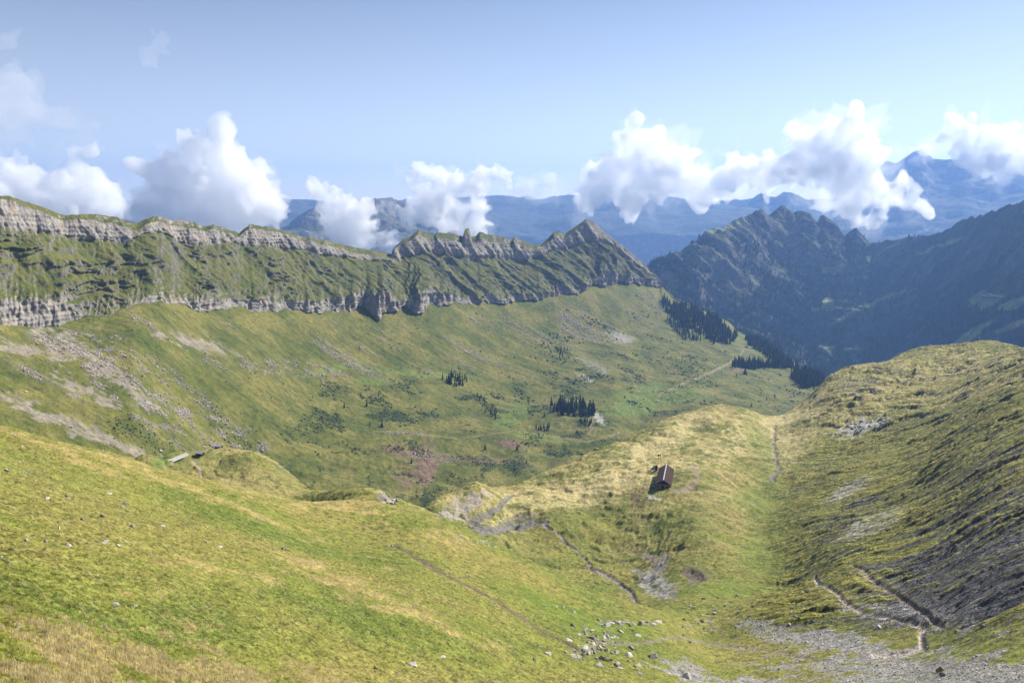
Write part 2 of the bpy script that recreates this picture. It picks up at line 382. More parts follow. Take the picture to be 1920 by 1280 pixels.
for a in ((1425,830,26,60,-20), (1440,985,48,90,0), (1420,1045,60,22,30), (1400,930,45,26,0), (1340,1100,110,26,0), (1330,1008,50,7,-10), (1440,1075,30,14,30), (1060,1150,110,22,30), (1180,1180,70,14,0)):
    c = mixc(c, LUSH, 0.55 * patch(*a) * (D > 120))
c = mixc(c, (0.07, 0.20, 0.015), 0.85 * patch(305,872,62,12,-22,0.3) * (D > 450) * (D < 700))
# knoll: browner
c = mixc(c, (0.23, 0.20, 0.07), 0.6 * patch(420,890,190,40,8) * (D > 420) * (D < 700) * (px < 620))
# darker heather patches on the spur, then flank shade painted in dark green
c = mixc(c, (0.085, 0.10, 0.025), 0.6 * sp * sstep(0.1, 0.5, -fbm(XX, YY, 26, 4, 0.6, seed=77) + 0.2 * v3))
for a in ((1120,960,150,34,-10), (1230,985,120,30,10), (1330,960,70,60,20), (1000,950,80,12,-15)):
    c = mixc(c, (0.105, 0.118, 0.028), 0.35 * patch(*a, 1.3, 0.0, 0.7) * (D > 380))
# right slope: dark slate debris between ribs of turf
SL = np.array((0.085, 0.085, 0.094), np.float32)
rs = right * sstep(-0.02, 0.30, -stripe * 0.9 - stripe2 * 0.35 + 0.25 * v3 - 0.10 + 1.7 * np.clip(blob(px, py, 1860, 1060, 330, 150, -22), 0, 0.5) + 0.8 * np.clip(blob(px, py, 1610, 985, 110, 60, -28), 0, 0.4) + 0.7 * np.clip(blob(px, py, 1880, 860, 230, 50, -28), 0, 0.4))
slc = SL * (1 + 0.45 * fbm(XX, YY, 1.6, 3, 0.7, seed=81)[..., None])
c = c + (slc - c) * rs[..., None]
bright = sstep(1380, 1500, px) * sstep(0.45, 0.7, np.maximum(blob(px, py, 1590, 918, 60, 16, -32), blob(px, py, 1632, 985, 75, 20, -22)) + 0.55 * stripe2 + 0.35 * stripe + 0.25 * v3) * (blob(px, py, 1612, 955, 110, 75, -20) > 0)
c = mixc(c, (0.33, 0.32, 0.33), 0.9 * bright)
c = mixc(c, (0.235, 0.225, 0.052), 0.8 * right * sstep(0.25, 0.5, stripe + 0.3 * v3) )  # turf on the ribs, its colour lifted to look sunlit
c = mixc(c, (0.23, 0.215, 0.052), 0.4 * right * (1 - rs))
# bare gravel and scree at the bottom right
gr = np.maximum.reduce([blob(jx, jy, 1800, 1262, 330, 42, 3), blob(jx, jy, 1560, 1205, 190, 20, 8), blob(jx, jy, 1290, 1262, 60, 20, 20) * 0.8, blob(jx, jy, 1420, 1285, 150, 14, 0) * 0.8, blob(jx, jy, 1700, 1150, 130, 22, 8) * 0.6])
gm = sstep(-0.02, 0.35, gr + 0.75 * v2 + 0.35 * v3) * (D < 300) * (py > 1130)
gcol = np.array((0.235, 0.225, 0.215), np.float32) * (1 + 0.5 * fbm(XX, YY, 0.8, 3, 0.8, seed=83)[..., None])
c = c + (gcol - c) * (gm * 0.92)[..., None]
# soil and stones in cuts
def lay(s, half, col, soft=1.0, amt=0.9):
    global c
    c = mixc(c, col, amt * sstep(half + soft, half - soft * 0.3, s * mpp))
brk = lambda sd, k: k * sstep(-0.1, 0.4, fbm(XX, YY, 9, 3, seed=sd))
lay(streamA, 0.8, (0.10, 0.085, 0.07), 0.7, 0.85); lay(streamA + brk(54, 12), 0.4, (0.27, 0.255, 0.24), 0.5, 0.7)
lay(streamD + brk(55, 6), 2.2, (0.27, 0.25, 0.235), 1.8, 0.8); lay(trodA + brk(56, 3), 0.4, (0.15, 0.12, 0.09), 0.5, 0.7)
lay(streamB, 1.4, (0.17, 0.155, 0.14), 1.2); lay(streamC + brk(57, 5), 1.1, (0.19, 0.17, 0.16), 1.5)
lay(pathR1, 0.42, (0.36, 0.27, 0.215), 0.3); lay(pathR2, 0.5, (0.38, 0.33, 0.295), 0.3)
lay(pathL + brk(58, 0.8), 0.28, (0.12, 0.095, 0.06), 0.35, 0.85); lay(pathL2, 0.3, (0.2, 0.17, 0.14), 0.4, 0.6); lay(pathM, 1.3, (0.26, 0.20, 0.16), 1.2, 0.7)
lay(pathK, 0.8, (0.30, 0.24, 0.17), 0.6)
for a, col in (((1215,1040,34,9,25), (0.17,0.14,0.12)), ((1228,1082,40,9,20), (0.27,0.25,0.24)), ((850,1015,40,9,15), (0.42,0.39,0.36)), ((945,985,60,12,-12), (0.16,0.15,0.14)), ((1305,1072,34,14,8), (0.15,0.115,0.10)),
               ((735,940,22,12,20), (0.36,0.33,0.30)), ((1225,930,16,5,20), (0.42,0.39,0.36)), ((860,950,60,14,-20), (0.30,0.27,0.24)), ((1615,800,45,14,-15), (0.42,0.41,0.40)), ((1195,930,12,22,20), (0.10,0.065,0.045))):
    c = mixc(c, col, 0.85 * patch(*a, 0.8, 0.05, 0.3) * (D > 255))
steep = sstep(0.30, 0.48, slope + 0.06 * v3)
c = mixc(c, (0.13, 0.12, 0.11), 0.8 * steep)
c = np.clip(c, 0.004, 0.8)
dry = np.zeros_like(v2)
for a in ((280,1240,330,40,8), (60,1255,160,30,0), (700,1118,170,16,22), (640,1085,110,12,20), (760,1150,90,10,22)): dry = np.maximum(dry, patch(*a, 1.5, 0.1, 0.9))
nv3, npx = v3, px
c_near = c
near = grid_mesh('ground', NP, c, M_near, extra=right * sstep(60, 200, D)); near['kind'] = 'structure'
NEAR_S = NP[..., 2] / NP[..., 1]
def hit_near(qx, qy, dmin=20):
    """world points where photo pixels meet the near ground"""
    qx = np.atleast_1d(qx).astype(float); qy = np.atleast_1d(qy).astype(float)
    x, y, z = ray(qx, qy); a = x / y; s0 = z / y
    ci = np.clip(np.round((a - ua[0]) / (ua[1] - ua[0])).astype(int), 0, NC - 1)
    prof = NEAR_S[:, ci]; ok = (prof >= s0) & (YY[:, ci] > dmin)
    r = np.argmax(ok, 0); good = ok.any(0)
    r0 = np.maximum(r - 1, 0); k = np.arange(len(r))
    s1, s2 = prof[r0, k], prof[r, k]; t = np.clip((s0 - s1) / (s2 - s1 + 1e-9), 0, 1)
    Y = YY[r0, ci] * (1 - t) + YY[r, ci] * t
    return np.stack([a * Y, Y, s0 * Y], -1), good
def near_z(x, y):
    """height of the near ground under plan points"""
    x = np.asarray(x, float); y = np.asarray(y, float)
    fu = np.clip((x / y - ua[0]) / (ua[1] - ua[0]), 0, NC - 1.001); fv = np.clip((np.log(y) - va[0]) / (va[1] - va[0]), 0, NR - 1.001)
    i = fv.astype(int); j = fu.astype(int); a = fv - i; b = fu - j; z = NP[..., 2]
    return (z[i, j] * (1 - b) + z[i, j + 1] * b) * (1 - a) + (z[i + 1, j] * (1 - b) + z[i + 1, j + 1] * b) * a

# ------------------------------------------------------------------ valley side and cliff ridge
yT = pl('-250:345 -100:356 0:367 20:368 45:378 80:388 120:404 150:402 180:402 215:407 250:418 258:418 285:406 300:406 325:414 340:411 365:417 385:425 400:421 420:427 448:437 456:430 470:421 500:425 540:434 575:447 582:444 600:452 610:449 640:458 665:464 700:470 735:476 742:462 755:450 770:443 785:431 800:436 815:442 820:436 850:438 868:444 872:430 880:428 885:444 893:442 900:434 915:440 945:444 960:452 965:443 980:450 1000:459 1015:458 1030:445 1040:434 1050:433 1060:438 1080:424 1100:410 1115:417 1128:430 1140:440 1160:455 1175:465 1190:480 1205:492 1225:508 1235:520 1240:530 1260:554 1300:574 1340:588 1370:605 1385:620 1400:629 1430:643 1470:662 1490:680 1520:698 1550:716 1750:800')
yC1 = lambda x: yT(x) + pl('-250:5 0:6 40:7 100:12 150:9 200:12 250:14 290:9 350:12 400:8 470:7 540:6 600:7 650:9 700:10 740:5 800:11 880:13 950:13 980:12 1010:6 1060:10 1100:6 1150:10 1240:2 1300:0.5 1750:0.5')(x)
yC2 = pl('-250:405 0:428 60:436 150:448 230:456 262:441 300:436 345:455 400:458 440:459 500:459 540:466 575:474 600:477 640:480 700:490 735:492 760:482 790:473 860:483 895:485 950:487 1000:486 1030:468 1060:462 1100:450 1140:458 1170:480 1200:505 1225:520 1240:533 1260:556 1300:576')
yL1 = pl('-250:550 0:563 60:563 110:562 145:588 200:588 235:574 262:561 270:553 350:560 400:563 480:560 540:565 600:561 640:560 680:542 720:553 760:560 800:545 850:550 900:555 930:557 960:558 1000:548 1050:538 1080:543 1120:508 1150:515 1200:516 1230:522 1240:534 1260:557 1300:577')
yL2 = pl('-250:600 0:610 60:612 110:612 140:600 155:594 200:593 235:580 262:568 300:571 380:577 450:583 500:580 560:586 620:592 660:588 700:594 740:592 790:590 830:572 900:570 925:572 970:568 1000:562 1050:555 1080:552 1100:541 1130:536 1160:533 1200:535 1237:536 1245:538 1260:558 1300:578')
dT = pl('-250:1150 0:1300 300:1520 600:1920 900:2400 1060:2680 1240:3000 1370:3020 1480:2800 1550:2380 1750:2100')
dF = pl('-250:980 0:1130 300:1330 600:1680 780:1900 1060:2440 1200:2790 1245:2980 1300:2960')
fl = {-250: (700,870, 800,790, 880,730), 0: (700,1020, 800,915, 880,850), 250: (660,1150, 760,1030, 880,925), 430: (650,1345, 760,1195, 880,1068),
      620: (680,1530, 790,1310, 925,1062), 800: (680,1680, 790,1400, 927,1092), 1000: (650,2040, 740,1690, 895,1190), 1150: (620,2360, 710,1860, 835,1360),
      1230: (600,2620, 700,2010, 815,1470), 1300: (622,2610, 700,2030, 775,1590), 1400: (655,2600, 705,2110, 775,1640), 1480: (690,2480, 725,2140, 770,1800), 1550: (730,2200, 750,2010, 780,1760), 1750: (820,2000, 840,1900, 860,1800)}
fx = sorted(fl); FL = [interp(fx, [fl[k][j] for k in fx]) for j in range(6)]
cols = np.arange(-250, 1700, 1.5)
rough1 = lambda lam, sd: fbm(cols, cols * 0 + sd, lam, 4, 0.6, seed=sd)
def lim(v, base, mn): return np.minimum(v, base)
T = yT(cols) + 0.5 * rough1(9, 3); c1 = yC1(cols) + 2.0 * rough1(30, 4); c2 = np.maximum(yC2(cols) + 7 * rough1(45, 5), c1 + 0.5); l1 = np.maximum(yL1(cols) + (4 + 6 * sstep(560, 700, cols)) * rough1(34, 6), c2 + 0.5)
l2 = yL2(cols) + 4 * rough1(30, 7); gap = np.clip(0.85 + 0.6 * rough1(60, 8), 0.12, 1.3); gap = np.where((cols > 255) & (cols < 1240), gap, 1.0); l2 = np.maximum(l1 + (l2 - l1) * gap, l1 + 0.5)
past = cols > 1300
c2[past] = c1[past] + 0.5; l1[past] = c1[past] + 1; l2[past] = c1[past] + 1.5
_k = np.ones(101) / 101; l2s = np.convolve(np.pad(l2, 50, 'edge'), _k, 'valid')       # keep the cliff foot on the talus plane
DT = dT(cols); DF0 = dF(cols) - (l2 - l2s) * dF(cols) / FPX / 0.55; DF = np.where(past, DT - 6, np.minimum(DF0, DT - 6))
sp_ = DT - DF
knots = [(None, None)]
ky = [FL[4](cols), FL[2](cols), FL[0](cols), l2, l1, c2, c1, T]
kd = [FL[5](cols), FL[3](cols), FL[1](cols), DF, DF + 0.07 * sp_, DF + 0.84 * sp_, DF + 0.875 * sp_, DT]
KP = [P(cols, y, d) for y, d in zip(ky, kd)]
def ext(p, dd, dz):
    h = np.hypot(p[:, 0], p[:, 1])[:, None]; q = p.copy(); q[:, :2] *= (h + dd) / h; q[:, 2] += dz; return q
K0 = ext(KP[0], -260, -70)
B1 = ext(KP[-1], 40, -25); B2 = ext(KP[-1], 500, -420); B3 = ext(KP[-1], 900, -560)
KP = [K0] + KP + [B1, B2, B3]
nrow = [50, 90, 80, 100, 40, 110, 50, 16, 8, 10, 4]
rows = []; seg = []
for k in range(len(KP) - 1):
    for t in np.linspace(0, 1, nrow[k], endpoint=False):
        rows.append(KP[k] * (1 - t) + KP[k + 1] * t); seg.append(k + t)
rows.append(KP[-1]); seg.append(len(KP) - 1.0)
RV = np.stack(rows, 0); seg = np.array(seg)[:, None] * np.ones((1, len(cols)))
cpx = np.ones((RV.shape[0], 1)) * cols[None]
low = seg < 3.7
Rs = blur(RV, 14); kk = sstep(3.9, 3.5, seg)[..., None]; RV = Rs * kk + RV * (1 - kk)
rx_, ry_ = 0.575, 0.818; nx_, ny_ = 0.818, -0.575                            # along the ridge / outwards from it
X, Y, Z = RV[..., 0].copy(), RV[..., 1].copy(), RV[..., 2].copy()
sA = X * rx_ + Y * ry_
on = sstep(3.983, 4.03, seg) * sstep(9.6, 9.0, seg) * sstep(1262, 1235, cpx)      # cliffs and bench
cl_low = sstep(3.983, 4.03, seg) * sstep(5.35, 5.0, seg) * on; cl_up = sstep(5.8, 6.05, seg) * sstep(8.2, 7.2, seg) * on
sh = sA + 0.35 * Z + 14 * noise2(sA / 90, Z / 60, 55)
rgt = sstep(480, 720, cpx)                                                    # gullies get deep towards the far end
ribs = fbm(sh, Z * 0.16, 78, 2, 0.5, seed=101, ridged=True)
ribs2 = fbm(sh, Z * 0.22, 31, 3, 0.6, seed=102, ridged=True)
wrp = 10 * noise2(sA / 45, Z / 40, 77)
butt = fbm(sA + 2.2 * wrp, Z * 0.12, 75, 2, 0.5, seed=103, ridged=True)             # rounded buttresses, sharp clefts
flute = fbm(sA + 1.3 * wrp, Z * 0.10, 24, 4, 0.62, seed=108, ridged=True)
amp_m = 0.55 + 0.6 * sstep(-0.4, 0.5, fbm(sA, Z * 0, 150, 2, seed=109))
ledge_w = Z + 0.06 * sA + 26 * fbm(sA, Z, 190, 3, 0.55, seed=104) + 5 * fbm(sA, Z * 2, 30, 3, seed=99)
fr = lambda v: v - np.floor(v)
saw = fr(ledge_w / 30.0); led = np.where(saw < 0.78, saw / 0.78, (1 - saw) / 0.22)
saw2 = fr(ledge_w / 11.0 + 0.3); led2 = np.where(saw2 < 0.75, saw2 / 0.75, (1 - saw2) / 0.25)
bench = on * sstep(4.9, 5.3, seg) * sstep(6.25, 5.8, seg)
pres = sstep(-0.35, 0.35, fbm(sA, Z * 1.6, 120, 4, 0.6, seed=105)) * (1 - 0.55 * rgt)
onr = sstep(3.983, 4.03, seg) * sstep(9.6, 9.0, seg) * sstep(1262, 1235, cpx)
out = onr * ((6 + 12 * rgt) * ribs + (4 + 4 * rgt) * ribs2) * (0.30 + 0.30 * rgt + (0.70 - 0.30 * rgt) * sstep(3.95, 5.1, seg)) * sstep(7.3, 6.2, seg)
out += (cl_low + cl_up) * (-6.5 * butt - 4.0 * flute) * amp_m * (1 - 0.35 * (cl_low > 0.5)) + (cl_low + cl_up) * fbm(sA, Z * 0.6, 6, 3, 0.6, seed=106) * 1.2
out += bench * ((led * 12 + led2 * 5) * pres - 4) + bench * fbm(sA + 0.4 * Z, Z, 16, 4, 0.62, seed=107) * 2.6
rough = fbm(X, Y, 60, 5, 0.5, seed=110)
bed = fr((Z + 0.05 * sA + 3 * fbm(sA, Z * 0, 60, 3, seed=144)) / 6.5); bed2 = fr((Z + 0.05 * sA) / 15.0 + 0.4)
out += (cl_low + cl_up) * (1.6 * sstep(0, 0.7, bed) - 1.6 * sstep(0.7, 1.0, bed) + 3.0 * sstep(0, 0.8, bed2) - 3.0 * sstep(0.8, 1.0, bed2)) * 0.42
X2 = X + nx_ * out; Y2 = Y + ny_ * out
talus = sstep(4.0, 3.0, seg)
gul = fbm(sA + 0.9 * Z, Z * 0.12, 26, 4, 0.55, seed=112)                       # shallow runnels down the talus
floor = sstep(2.6, 1.2, seg)
hum = fbm(X, Y, 130, 4, 0.5, seed=115); hum2 = fbm(X, Y, 45, 4, 0.55, seed=116)
Z2 = Z + sstep(3.9, 3.2, seg) * (1.6 * gul * (1 - floor) + (5 * hum + 3.0 * hum2) * (0.15 + 0.85 * floor) * sstep(1330, 1000, cpx + 0) * 1.0)
Z2 += sstep(1000, 1330, cpx) * sstep(3.6, 3.0, seg) * (3.5 * hum + 2.2 * hum2)
Z2 += 0.9 * fbm(X, Y, 12, 4, 0.6, seed=117) * sstep(9.5, 8.5, seg)
Z2 += on * cl_up * 0 + sstep(7.0, 8.0, seg) * sstep(1250, 1200, cpx) * 0.8 * fbm(sA, Z, 22, 3, 0.6, seed=118)
# peak tower and small pinnacles keep their relief from the outline
RV = np.stack([X2, Y2, Z2], -1)
RN = grid_normal(RV); rsl = 1 - RN[..., 2]
qx, qy = proj(RV); qx = qx.astype(np.float32); qy = qy.astype(np.float32)
w1 = fbm(X, Y, 70, 4, 0.55, seed=121); w2 = fbm(X2, Y2 + Z, 20, 4, 0.6, seed=122); w3 = fbm(X2 + Z, Y2, 6, 3, 0.7, seed=123)
jx = qx + 10 * w2; jy = qy + 5 * w3
c = np.zeros(RV.shape, np.float32); c[:] = (0.112, 0.118, 0.024)
c = mixc(c, (0.168, 0.155, 0.040), sstep(-0.2, 0.6, w1 + 0.4 * w2))
c = mixc(c, (0.075, 0.092, 0.018), sstep(0.0, 0.7, -w1 + 0.5 * w2))
c = mixc(c, (0.045, 0.06, 0.02), 0.6 * sstep(0.15, 0.6, w3 + 0.4 * w2) * (seg < 3.8))
# scrub on the hummocky floor
scr = sstep(0.15, 0.55, fbm(X, Y, 85, 5, 0.65, seed=131) + 0.3 * w3) * sstep(3.0, 2.2, seg) * (sstep(520, 640, qx) * sstep(1330, 1150, qx) + 0.35)
c = mixc(c, (0.042, 0.058, 0.020), 0.75 * scr)
def patchr(cx, cy, rx, ry, an, n=0.5, lo=0.0, hi=0.3):
    return sstep(lo, hi, blob(jx, jy, cx, cy, rx, ry, an) + n * (0.8 * w2 + 0.7 * w3))
BRN = (0.16, 0.095, 0.07)
for a, col, k in (((800,870,24,44,5), (0.19,0.12,0.09), .85), ((770,850,60,12,10), BRN, .7), ((880,860,110,8,3), (0.15,0.11,0.07), .6), ((955,832,26,9,10), (0.14,0.085,0.075), .8),
    ((760,900,20,30,20), (0.15,0.10,0.07), .6), ((1125,785,20,6,60), (0.45,0.43,0.40), .7), ((1110,790,2.5,28,8), (0.3,0.22,0.15), .9), ((1330,734,26,6,0), (0.24,0.15,0.08), .8), ((1382,693,16,5,0), (0.2,0.13,0.08), .8),
    ((1115,685,40,7,25), (0.34,0.32,0.29), .4), ((1165,633,28,9,15), (0.34,0.33,0.32), .6), ((1100,710,16,4,30), (0.45,0.43,0.4), .6)):
    c = mixc(c, col, k * patchr(*a))
for a in ((630,690,70,8,-15), (780,700,120,6,5), (960,780,40,22,-40), (1240,750,120,18,-10), (1420,640,40,22,20), (1200,735,60,14,-20), (1010,820,70,8,10), (1180,770,60,12,0), (700,715,40,8,5)):
    c = mixc(c, (0.13, 0.185, 0.040), 0.6 * patchr(*a))
c = mixc(c, (0.075, 0.086, 0.023), 0.55 * on)
# scree runs below the cliffs
SC = np.array((0.25, 0.215, 0.17), np.float32)
for a in ((150,660,75,20,36), (200,690,90,16,36), (260,740,70,11,30), (165,735,60,12,22), (370,645,65,11,16), (90,640,50,9,50), (60,770,130,9,24), (200,820,120,8,24), (20,650,90,12,10), (250,850,60,6,20)):
    c = mixc(c, SC, 0.9 * patchr(*a, 1.1, -0.2, 0.5))
stre = sstep(0.28, 0.6, gul + 0.35 * w3) * sstep(2.4, 3.0, seg) * sstep(4.0, 3.6, seg) * sstep(-0.1, 0.3, fbm(sA, Z, 160, 2, seed=133) + 0.1)
c = mixc(c, (0.24, 0.20, 0.165), 0.6 * stre * (qx < 1240))
bf = sstep(0.0, 0.6, np.maximum.reduce([blob(qx, qy, 290, 745, 240, 75, 38), blob(qx, qy, 520, 690, 190, 22, 6), blob(qx, qy, 400, 800, 170, 45, 30)])) * sstep(0.15, 0.6, 0.7 * w3 + 0.8 * w2)
c = mixc(c, (0.27, 0.24, 0.21), 0.8 * bf * (seg < 3.9))
# trails
for pts, wd, col in (([(1235,740),(1290,715),(1340,695),(1385,670),(1395,655)], 1.6, (0.25,0.22,0.13)), ([(810,820),(812,850),(822,870),(812,900)], 1.6, (0.14,0.14,0.06)), ([(975,830),(985,850),(985,875),(1000,890)], 1.5, (0.17,0.15,0.07)),
                     ([(1000,812),(1050,820),(1100,828),(1160,812)], 1.2, (0.24,0.2,0.1)), ([(1175,690),(1190,720),(1200,735)], 1.0, (0.2,0.18,0.08)), ([(700,808),(760,812),(860,822),(960,808)], 1.0, (0.2,0.17,0.08))):
    s = stroke(qx + 3 * w2, qy + 1.5 * w3, pts); c = mixc(c, col, 0.8 * sstep(wd + 1.2, wd - 0.6, s) * (seg < 3.6))
# rock where it is steep
ROCK = np.array((0.275, 0.25, 0.225), np.float32)
rt = fbm(sA, Z * 0.3, 30, 4, 0.6, seed=141)
rcol = ROCK * (1 + 0.22 * rt)[..., None]
rcol = mixc(rcol, (0.40, 0.27, 0.165), 0.4 * sstep(0.2, 0.8, fbm(sA, Z, 26, 3, 0.6, seed=142)))
rcol = mixc(rcol, (0.12, 0.115, 0.115), 0.7 * sstep(0.1, 0.5, fbm(sA, Z * 0.15, 7, 3, 0.7, seed=143)))
rcol = mixc(rcol, (0.14, 0.135, 0.13), 0.5 * sstep(0.82, 0.98, bed) * sstep(-0.2, 0.3, fbm(sA, Z * 2, 40, 3, seed=145)))
rcol_b = mixc(rcol, (0.085, 0.08, 0.075), np.full(rt.shape, 0.7))
rcol = rcol + (rcol_b - rcol) * bench[..., None]
rk = on * np.maximum(sstep(0.46, 0.62, rsl + 0.05 * w3 + 0.04 * w2), 0)
band = np.maximum(sstep(3.95, 4.05, seg) * sstep(5.05, 4.9, seg), sstep(5.95, 6.1, seg) * sstep(7.15, 6.95, seg))
rk = np.maximum(rk, on * band * sstep(0.20, 0.38, rsl + 0.12 * w3 + 0.08))
c = c + (rcol - c) * rk[..., None]
c = np.clip(c, 0.004, 0.8)
valley = grid_mesh('hillside', RV, c, M_valley); valley['kind'] = 'structure'
def hit_far(x, y):
    """world points where photo pixels meet the valley side"""
    out = []; ok = []
    for a, b in zip(np.atleast_1d(x), np.atleast_1d(y)):
        j = int(round((a - cols[0]) / 1.5))
        if j < 0 or j >= len(cols): out.append((0, 0, 0)); ok.append(False); continue
        colv = qy[:, j]; i = int(np.argmax(colv <= b))
        if i == 0: out.append((0, 0, 0)); ok.append(False); continue
        t = (colv[i - 1] - b) / (colv[i - 1] - colv[i] + 1e-6)
        out.append(RV[i - 1, j] * (1 - t) + RV[i, j] * t); ok.append(True)
    return np.array(out), np.array(ok)

# ------------------------------------------------------------------ far mountains
def mountain(name, xs, kys, kds, seed, lam, amp, colf, step=2.0, rowsn=60, dirn=(0.5, 0.85), mat=None, floor_z=-1500, jag=0):
    cx = np.arange(xs[0], xs[1], step); pts = []
    for y, d in zip(kys, kds): pts.append(P(cx, y(cx) if callable(y) else np.full(cx.shape, float(y)), d(cx) if callable(d) else np.full(cx.shape, float(d))))
    base = pts[0].copy(); h = np.hypot(base[:, 0], base[:, 1])[:, None]; base[:, :2] *= (h - 700) / h; base[:, 2] = np.minimum(base[:, 2] - 350, floor_z)
    top = pts[-1]; bk = top.copy(); h = np.hypot(bk[:, 0], bk[:, 1])[:, None]; bk[:, :2] *= (h + 250) / h; bk[:, 2] -= 150
    bk2 = top.copy(); bk2[:, :2] *= (h + 1800) / h; bk2[:, 2] = np.minimum(bk2[:, 2] - 900, floor_z)
    pts = [base] + pts + [bk, bk2]
    rr = []; sg = []
    for k in range(len(pts) - 1):
        n = 16 if k == 0 else (8 if k >= len(pts) - 3 else rowsn)
        for t in np.linspace(0, 1, n, endpoint=False): rr.append(pts[k] * (1 - t) + pts[k + 1] * t); sg.append(k + t)
    rr.append(pts[-1]); sg.append(len(pts) - 1.0)
    V = np.stack(rr, 0); sg = np.array(sg)[:, None] * np.ones((1, len(cx)))
    kt = len(pts) - 3.0
    k = (sstep(0, 0.8, sg) * sstep(kt + 0.0, kt - 0.12 , sg))
    X, Y, Z = V[..., 0], V[..., 1], V[..., 2]
    a = X * dirn[1] - Y * dirn[0]
    al = X * dirn[0] + Y * dirn[1]
    r1 = fbm(al + 0.25 * Z, a * 0.35 + Z * 0.3, lam, 6, 0.52, seed=seed, ridged=True)
    r2 = fbm(X, Y + Z, lam * 0.5, 5, 0.55, seed=seed + 7)
    V = V.copy(); V[..., 2] = Z + k * (amp * r1 + amp * 0.45 * r2) + jag * sstep(kt - 0.2, kt, sg) * fbm(al, Y * 0, lam * 0.15, 4, 0.6, seed=seed + 3)
    out = k * amp * 0.9 * r1
    V[..., 0] -= dirn[1] * out * -0.4; V[..., 1] += -dirn[0] * out * 0.4
    N = grid_normal(V); s = 1 - N[..., 2]
    qx, qy = proj(V)
    c = colf(V, s, qx, qy, sg, r2)
    o = grid_mesh(name, V, np.clip(c, 0.004, 0.8), mat or M_far); o['kind'] = 'structure'
    return V, s, qx, qy
Htop = pl('1100:600 1180:540 1240:498 1275:478 1290:465 1330:445 1370:425 1400:421 1430:412 1450:398 1460:392 1468:390 1480:394 1487:401 1495:397 1505:397 1520:402 1529:414 1533:418 1538:406 1545:405 1555:412 1565:418 1572:425 1580:438 1586:441 1592:436 1600:430 1606:428 1612:436 1620:445 1632:457 1650:452 1700:446 1750:440 1790:425 1830:408 1860:402 1900:390 1920:386 2000:375 2200:350')
Hd_ = pl('1100:4300 1240:4400 1290:4600 1468:5300 1632:5200 1750:4800 1920:4100 2200:3300')
Hm1 = pl('1100:630 1240:540 1300:520 1468:500 1632:530 1750:530 1920:500 2200:480'); Hm1d = pl('1100:4150 1240:4200 1300:4330 1468:4950 1632:4820 1750:4400 1920:3750 2200:3000')
Hm2 = pl('1100:680 1240:620 1400:620 1632:620 1920:600 2200:600'); Hm2d = pl('1100:3900 1240:3900 1400:4250 1500:4400 1632:4350 1750:4000 1920:3350 2200:2700')
Hm3 = pl('1100:760 1240:720 1500:740 1920:740 2200:740'); Hm3d = pl('1100:3500 1240:3400 1500:3700 1632:3750 1920:2900 2200:2350')
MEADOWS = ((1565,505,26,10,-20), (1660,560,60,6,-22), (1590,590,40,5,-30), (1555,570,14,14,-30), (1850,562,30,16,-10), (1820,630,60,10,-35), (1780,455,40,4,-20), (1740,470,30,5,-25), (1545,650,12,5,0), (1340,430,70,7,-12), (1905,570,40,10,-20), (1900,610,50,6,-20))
def colH(V, s, qx, qy, sg, r2):
    X, Y, Z = V[..., 0], V[..., 1], V[..., 2]
    a = fbm(X, Y, 260, 5, 0.6, seed=201); b = fbm(X, Y + Z, 70, 4, 0.6, seed=202)
    c = np.zeros(V.shape, np.float32); c[:] = (0.060, 0.070, 0.028)
    c = mixc(c, (0.024, 0.034, 0.017), sstep(-0.15, 0.25, a + 0.4 * b + sstep(430, 600, qy) * 0.4 - 0.15))
    c = mixc(c, (0.12, 0.12, 0.05), 0.6 * sstep(0.3, 0.6, -a + 0.5 * b))
    c = mixc(c, (0.17, 0.155, 0.145), 0.8 * sstep(0.34, 0.55, s + 0.10 * b) * sstep(1720, 1600, qx + 0.6 * (qy - 430)))
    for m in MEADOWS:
        c = mixc(c, (0.25, 0.27, 0.10), 0.9 * sstep(-0.05, 0.3, blob(qx, qy, *m) + 0.5 * b))  # meadow green, raised in colour to stand in for sunlight
    return c
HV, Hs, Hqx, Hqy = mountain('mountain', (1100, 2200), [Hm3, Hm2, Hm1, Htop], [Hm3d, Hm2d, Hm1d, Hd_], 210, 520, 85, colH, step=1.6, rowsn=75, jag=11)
def colF(g, r):
    def f(V, s, qx, qy, sg, r2):
        a = fbm(V[..., 0], V[..., 1] + V[..., 2], 500, 5, 0.6, seed=205)
        c = np.zeros(V.shape, np.float32); c[:] = g
        c = mixc(c, (0.04, 0.055, 0.025), 0.7 * sstep(0, 0.4, a))
        return mixc(c, r, 0.85 * sstep(0.16, 0.36, s + 0.1 * r2))
    return f
R_ = (0.24, 0.22, 0.20); G_ = (0.12, 0.125, 0.055)
mountain('mountain', (500, 960), [520, 470, pl('500:450 530:430 545:420 560:411 590:403 598:408 605:416 615:424 625:420 632:408 645:410 660:412 675:400 690:380 700:375 710:375 725:382 740:392 755:391 765:396 790:404 800:398 815:389 830:390 845:400 860:408 880:425 930:455 960:480')],
         [6600, 7300, 8300], 221, 900, 120, colF((0.13,0.13,0.085), (0.24, 0.23, 0.22)), step=2, rowsn=50, jag=14)
mountain('mountain', (860, 1420), [560, 480, pl('860:430 900:404 920:390 945:379 970:378 1000:379 1030:386 1055:399 1070:388 1080:385 1095:393 1120:386 1150:379 1200:381 1260:384 1300:388 1420:420')],
         [11000, 12500, 14500], 222, 1500, 150, colF((0.06, 0.075, 0.035), R_), step=2, rowsn=50, jag=14)
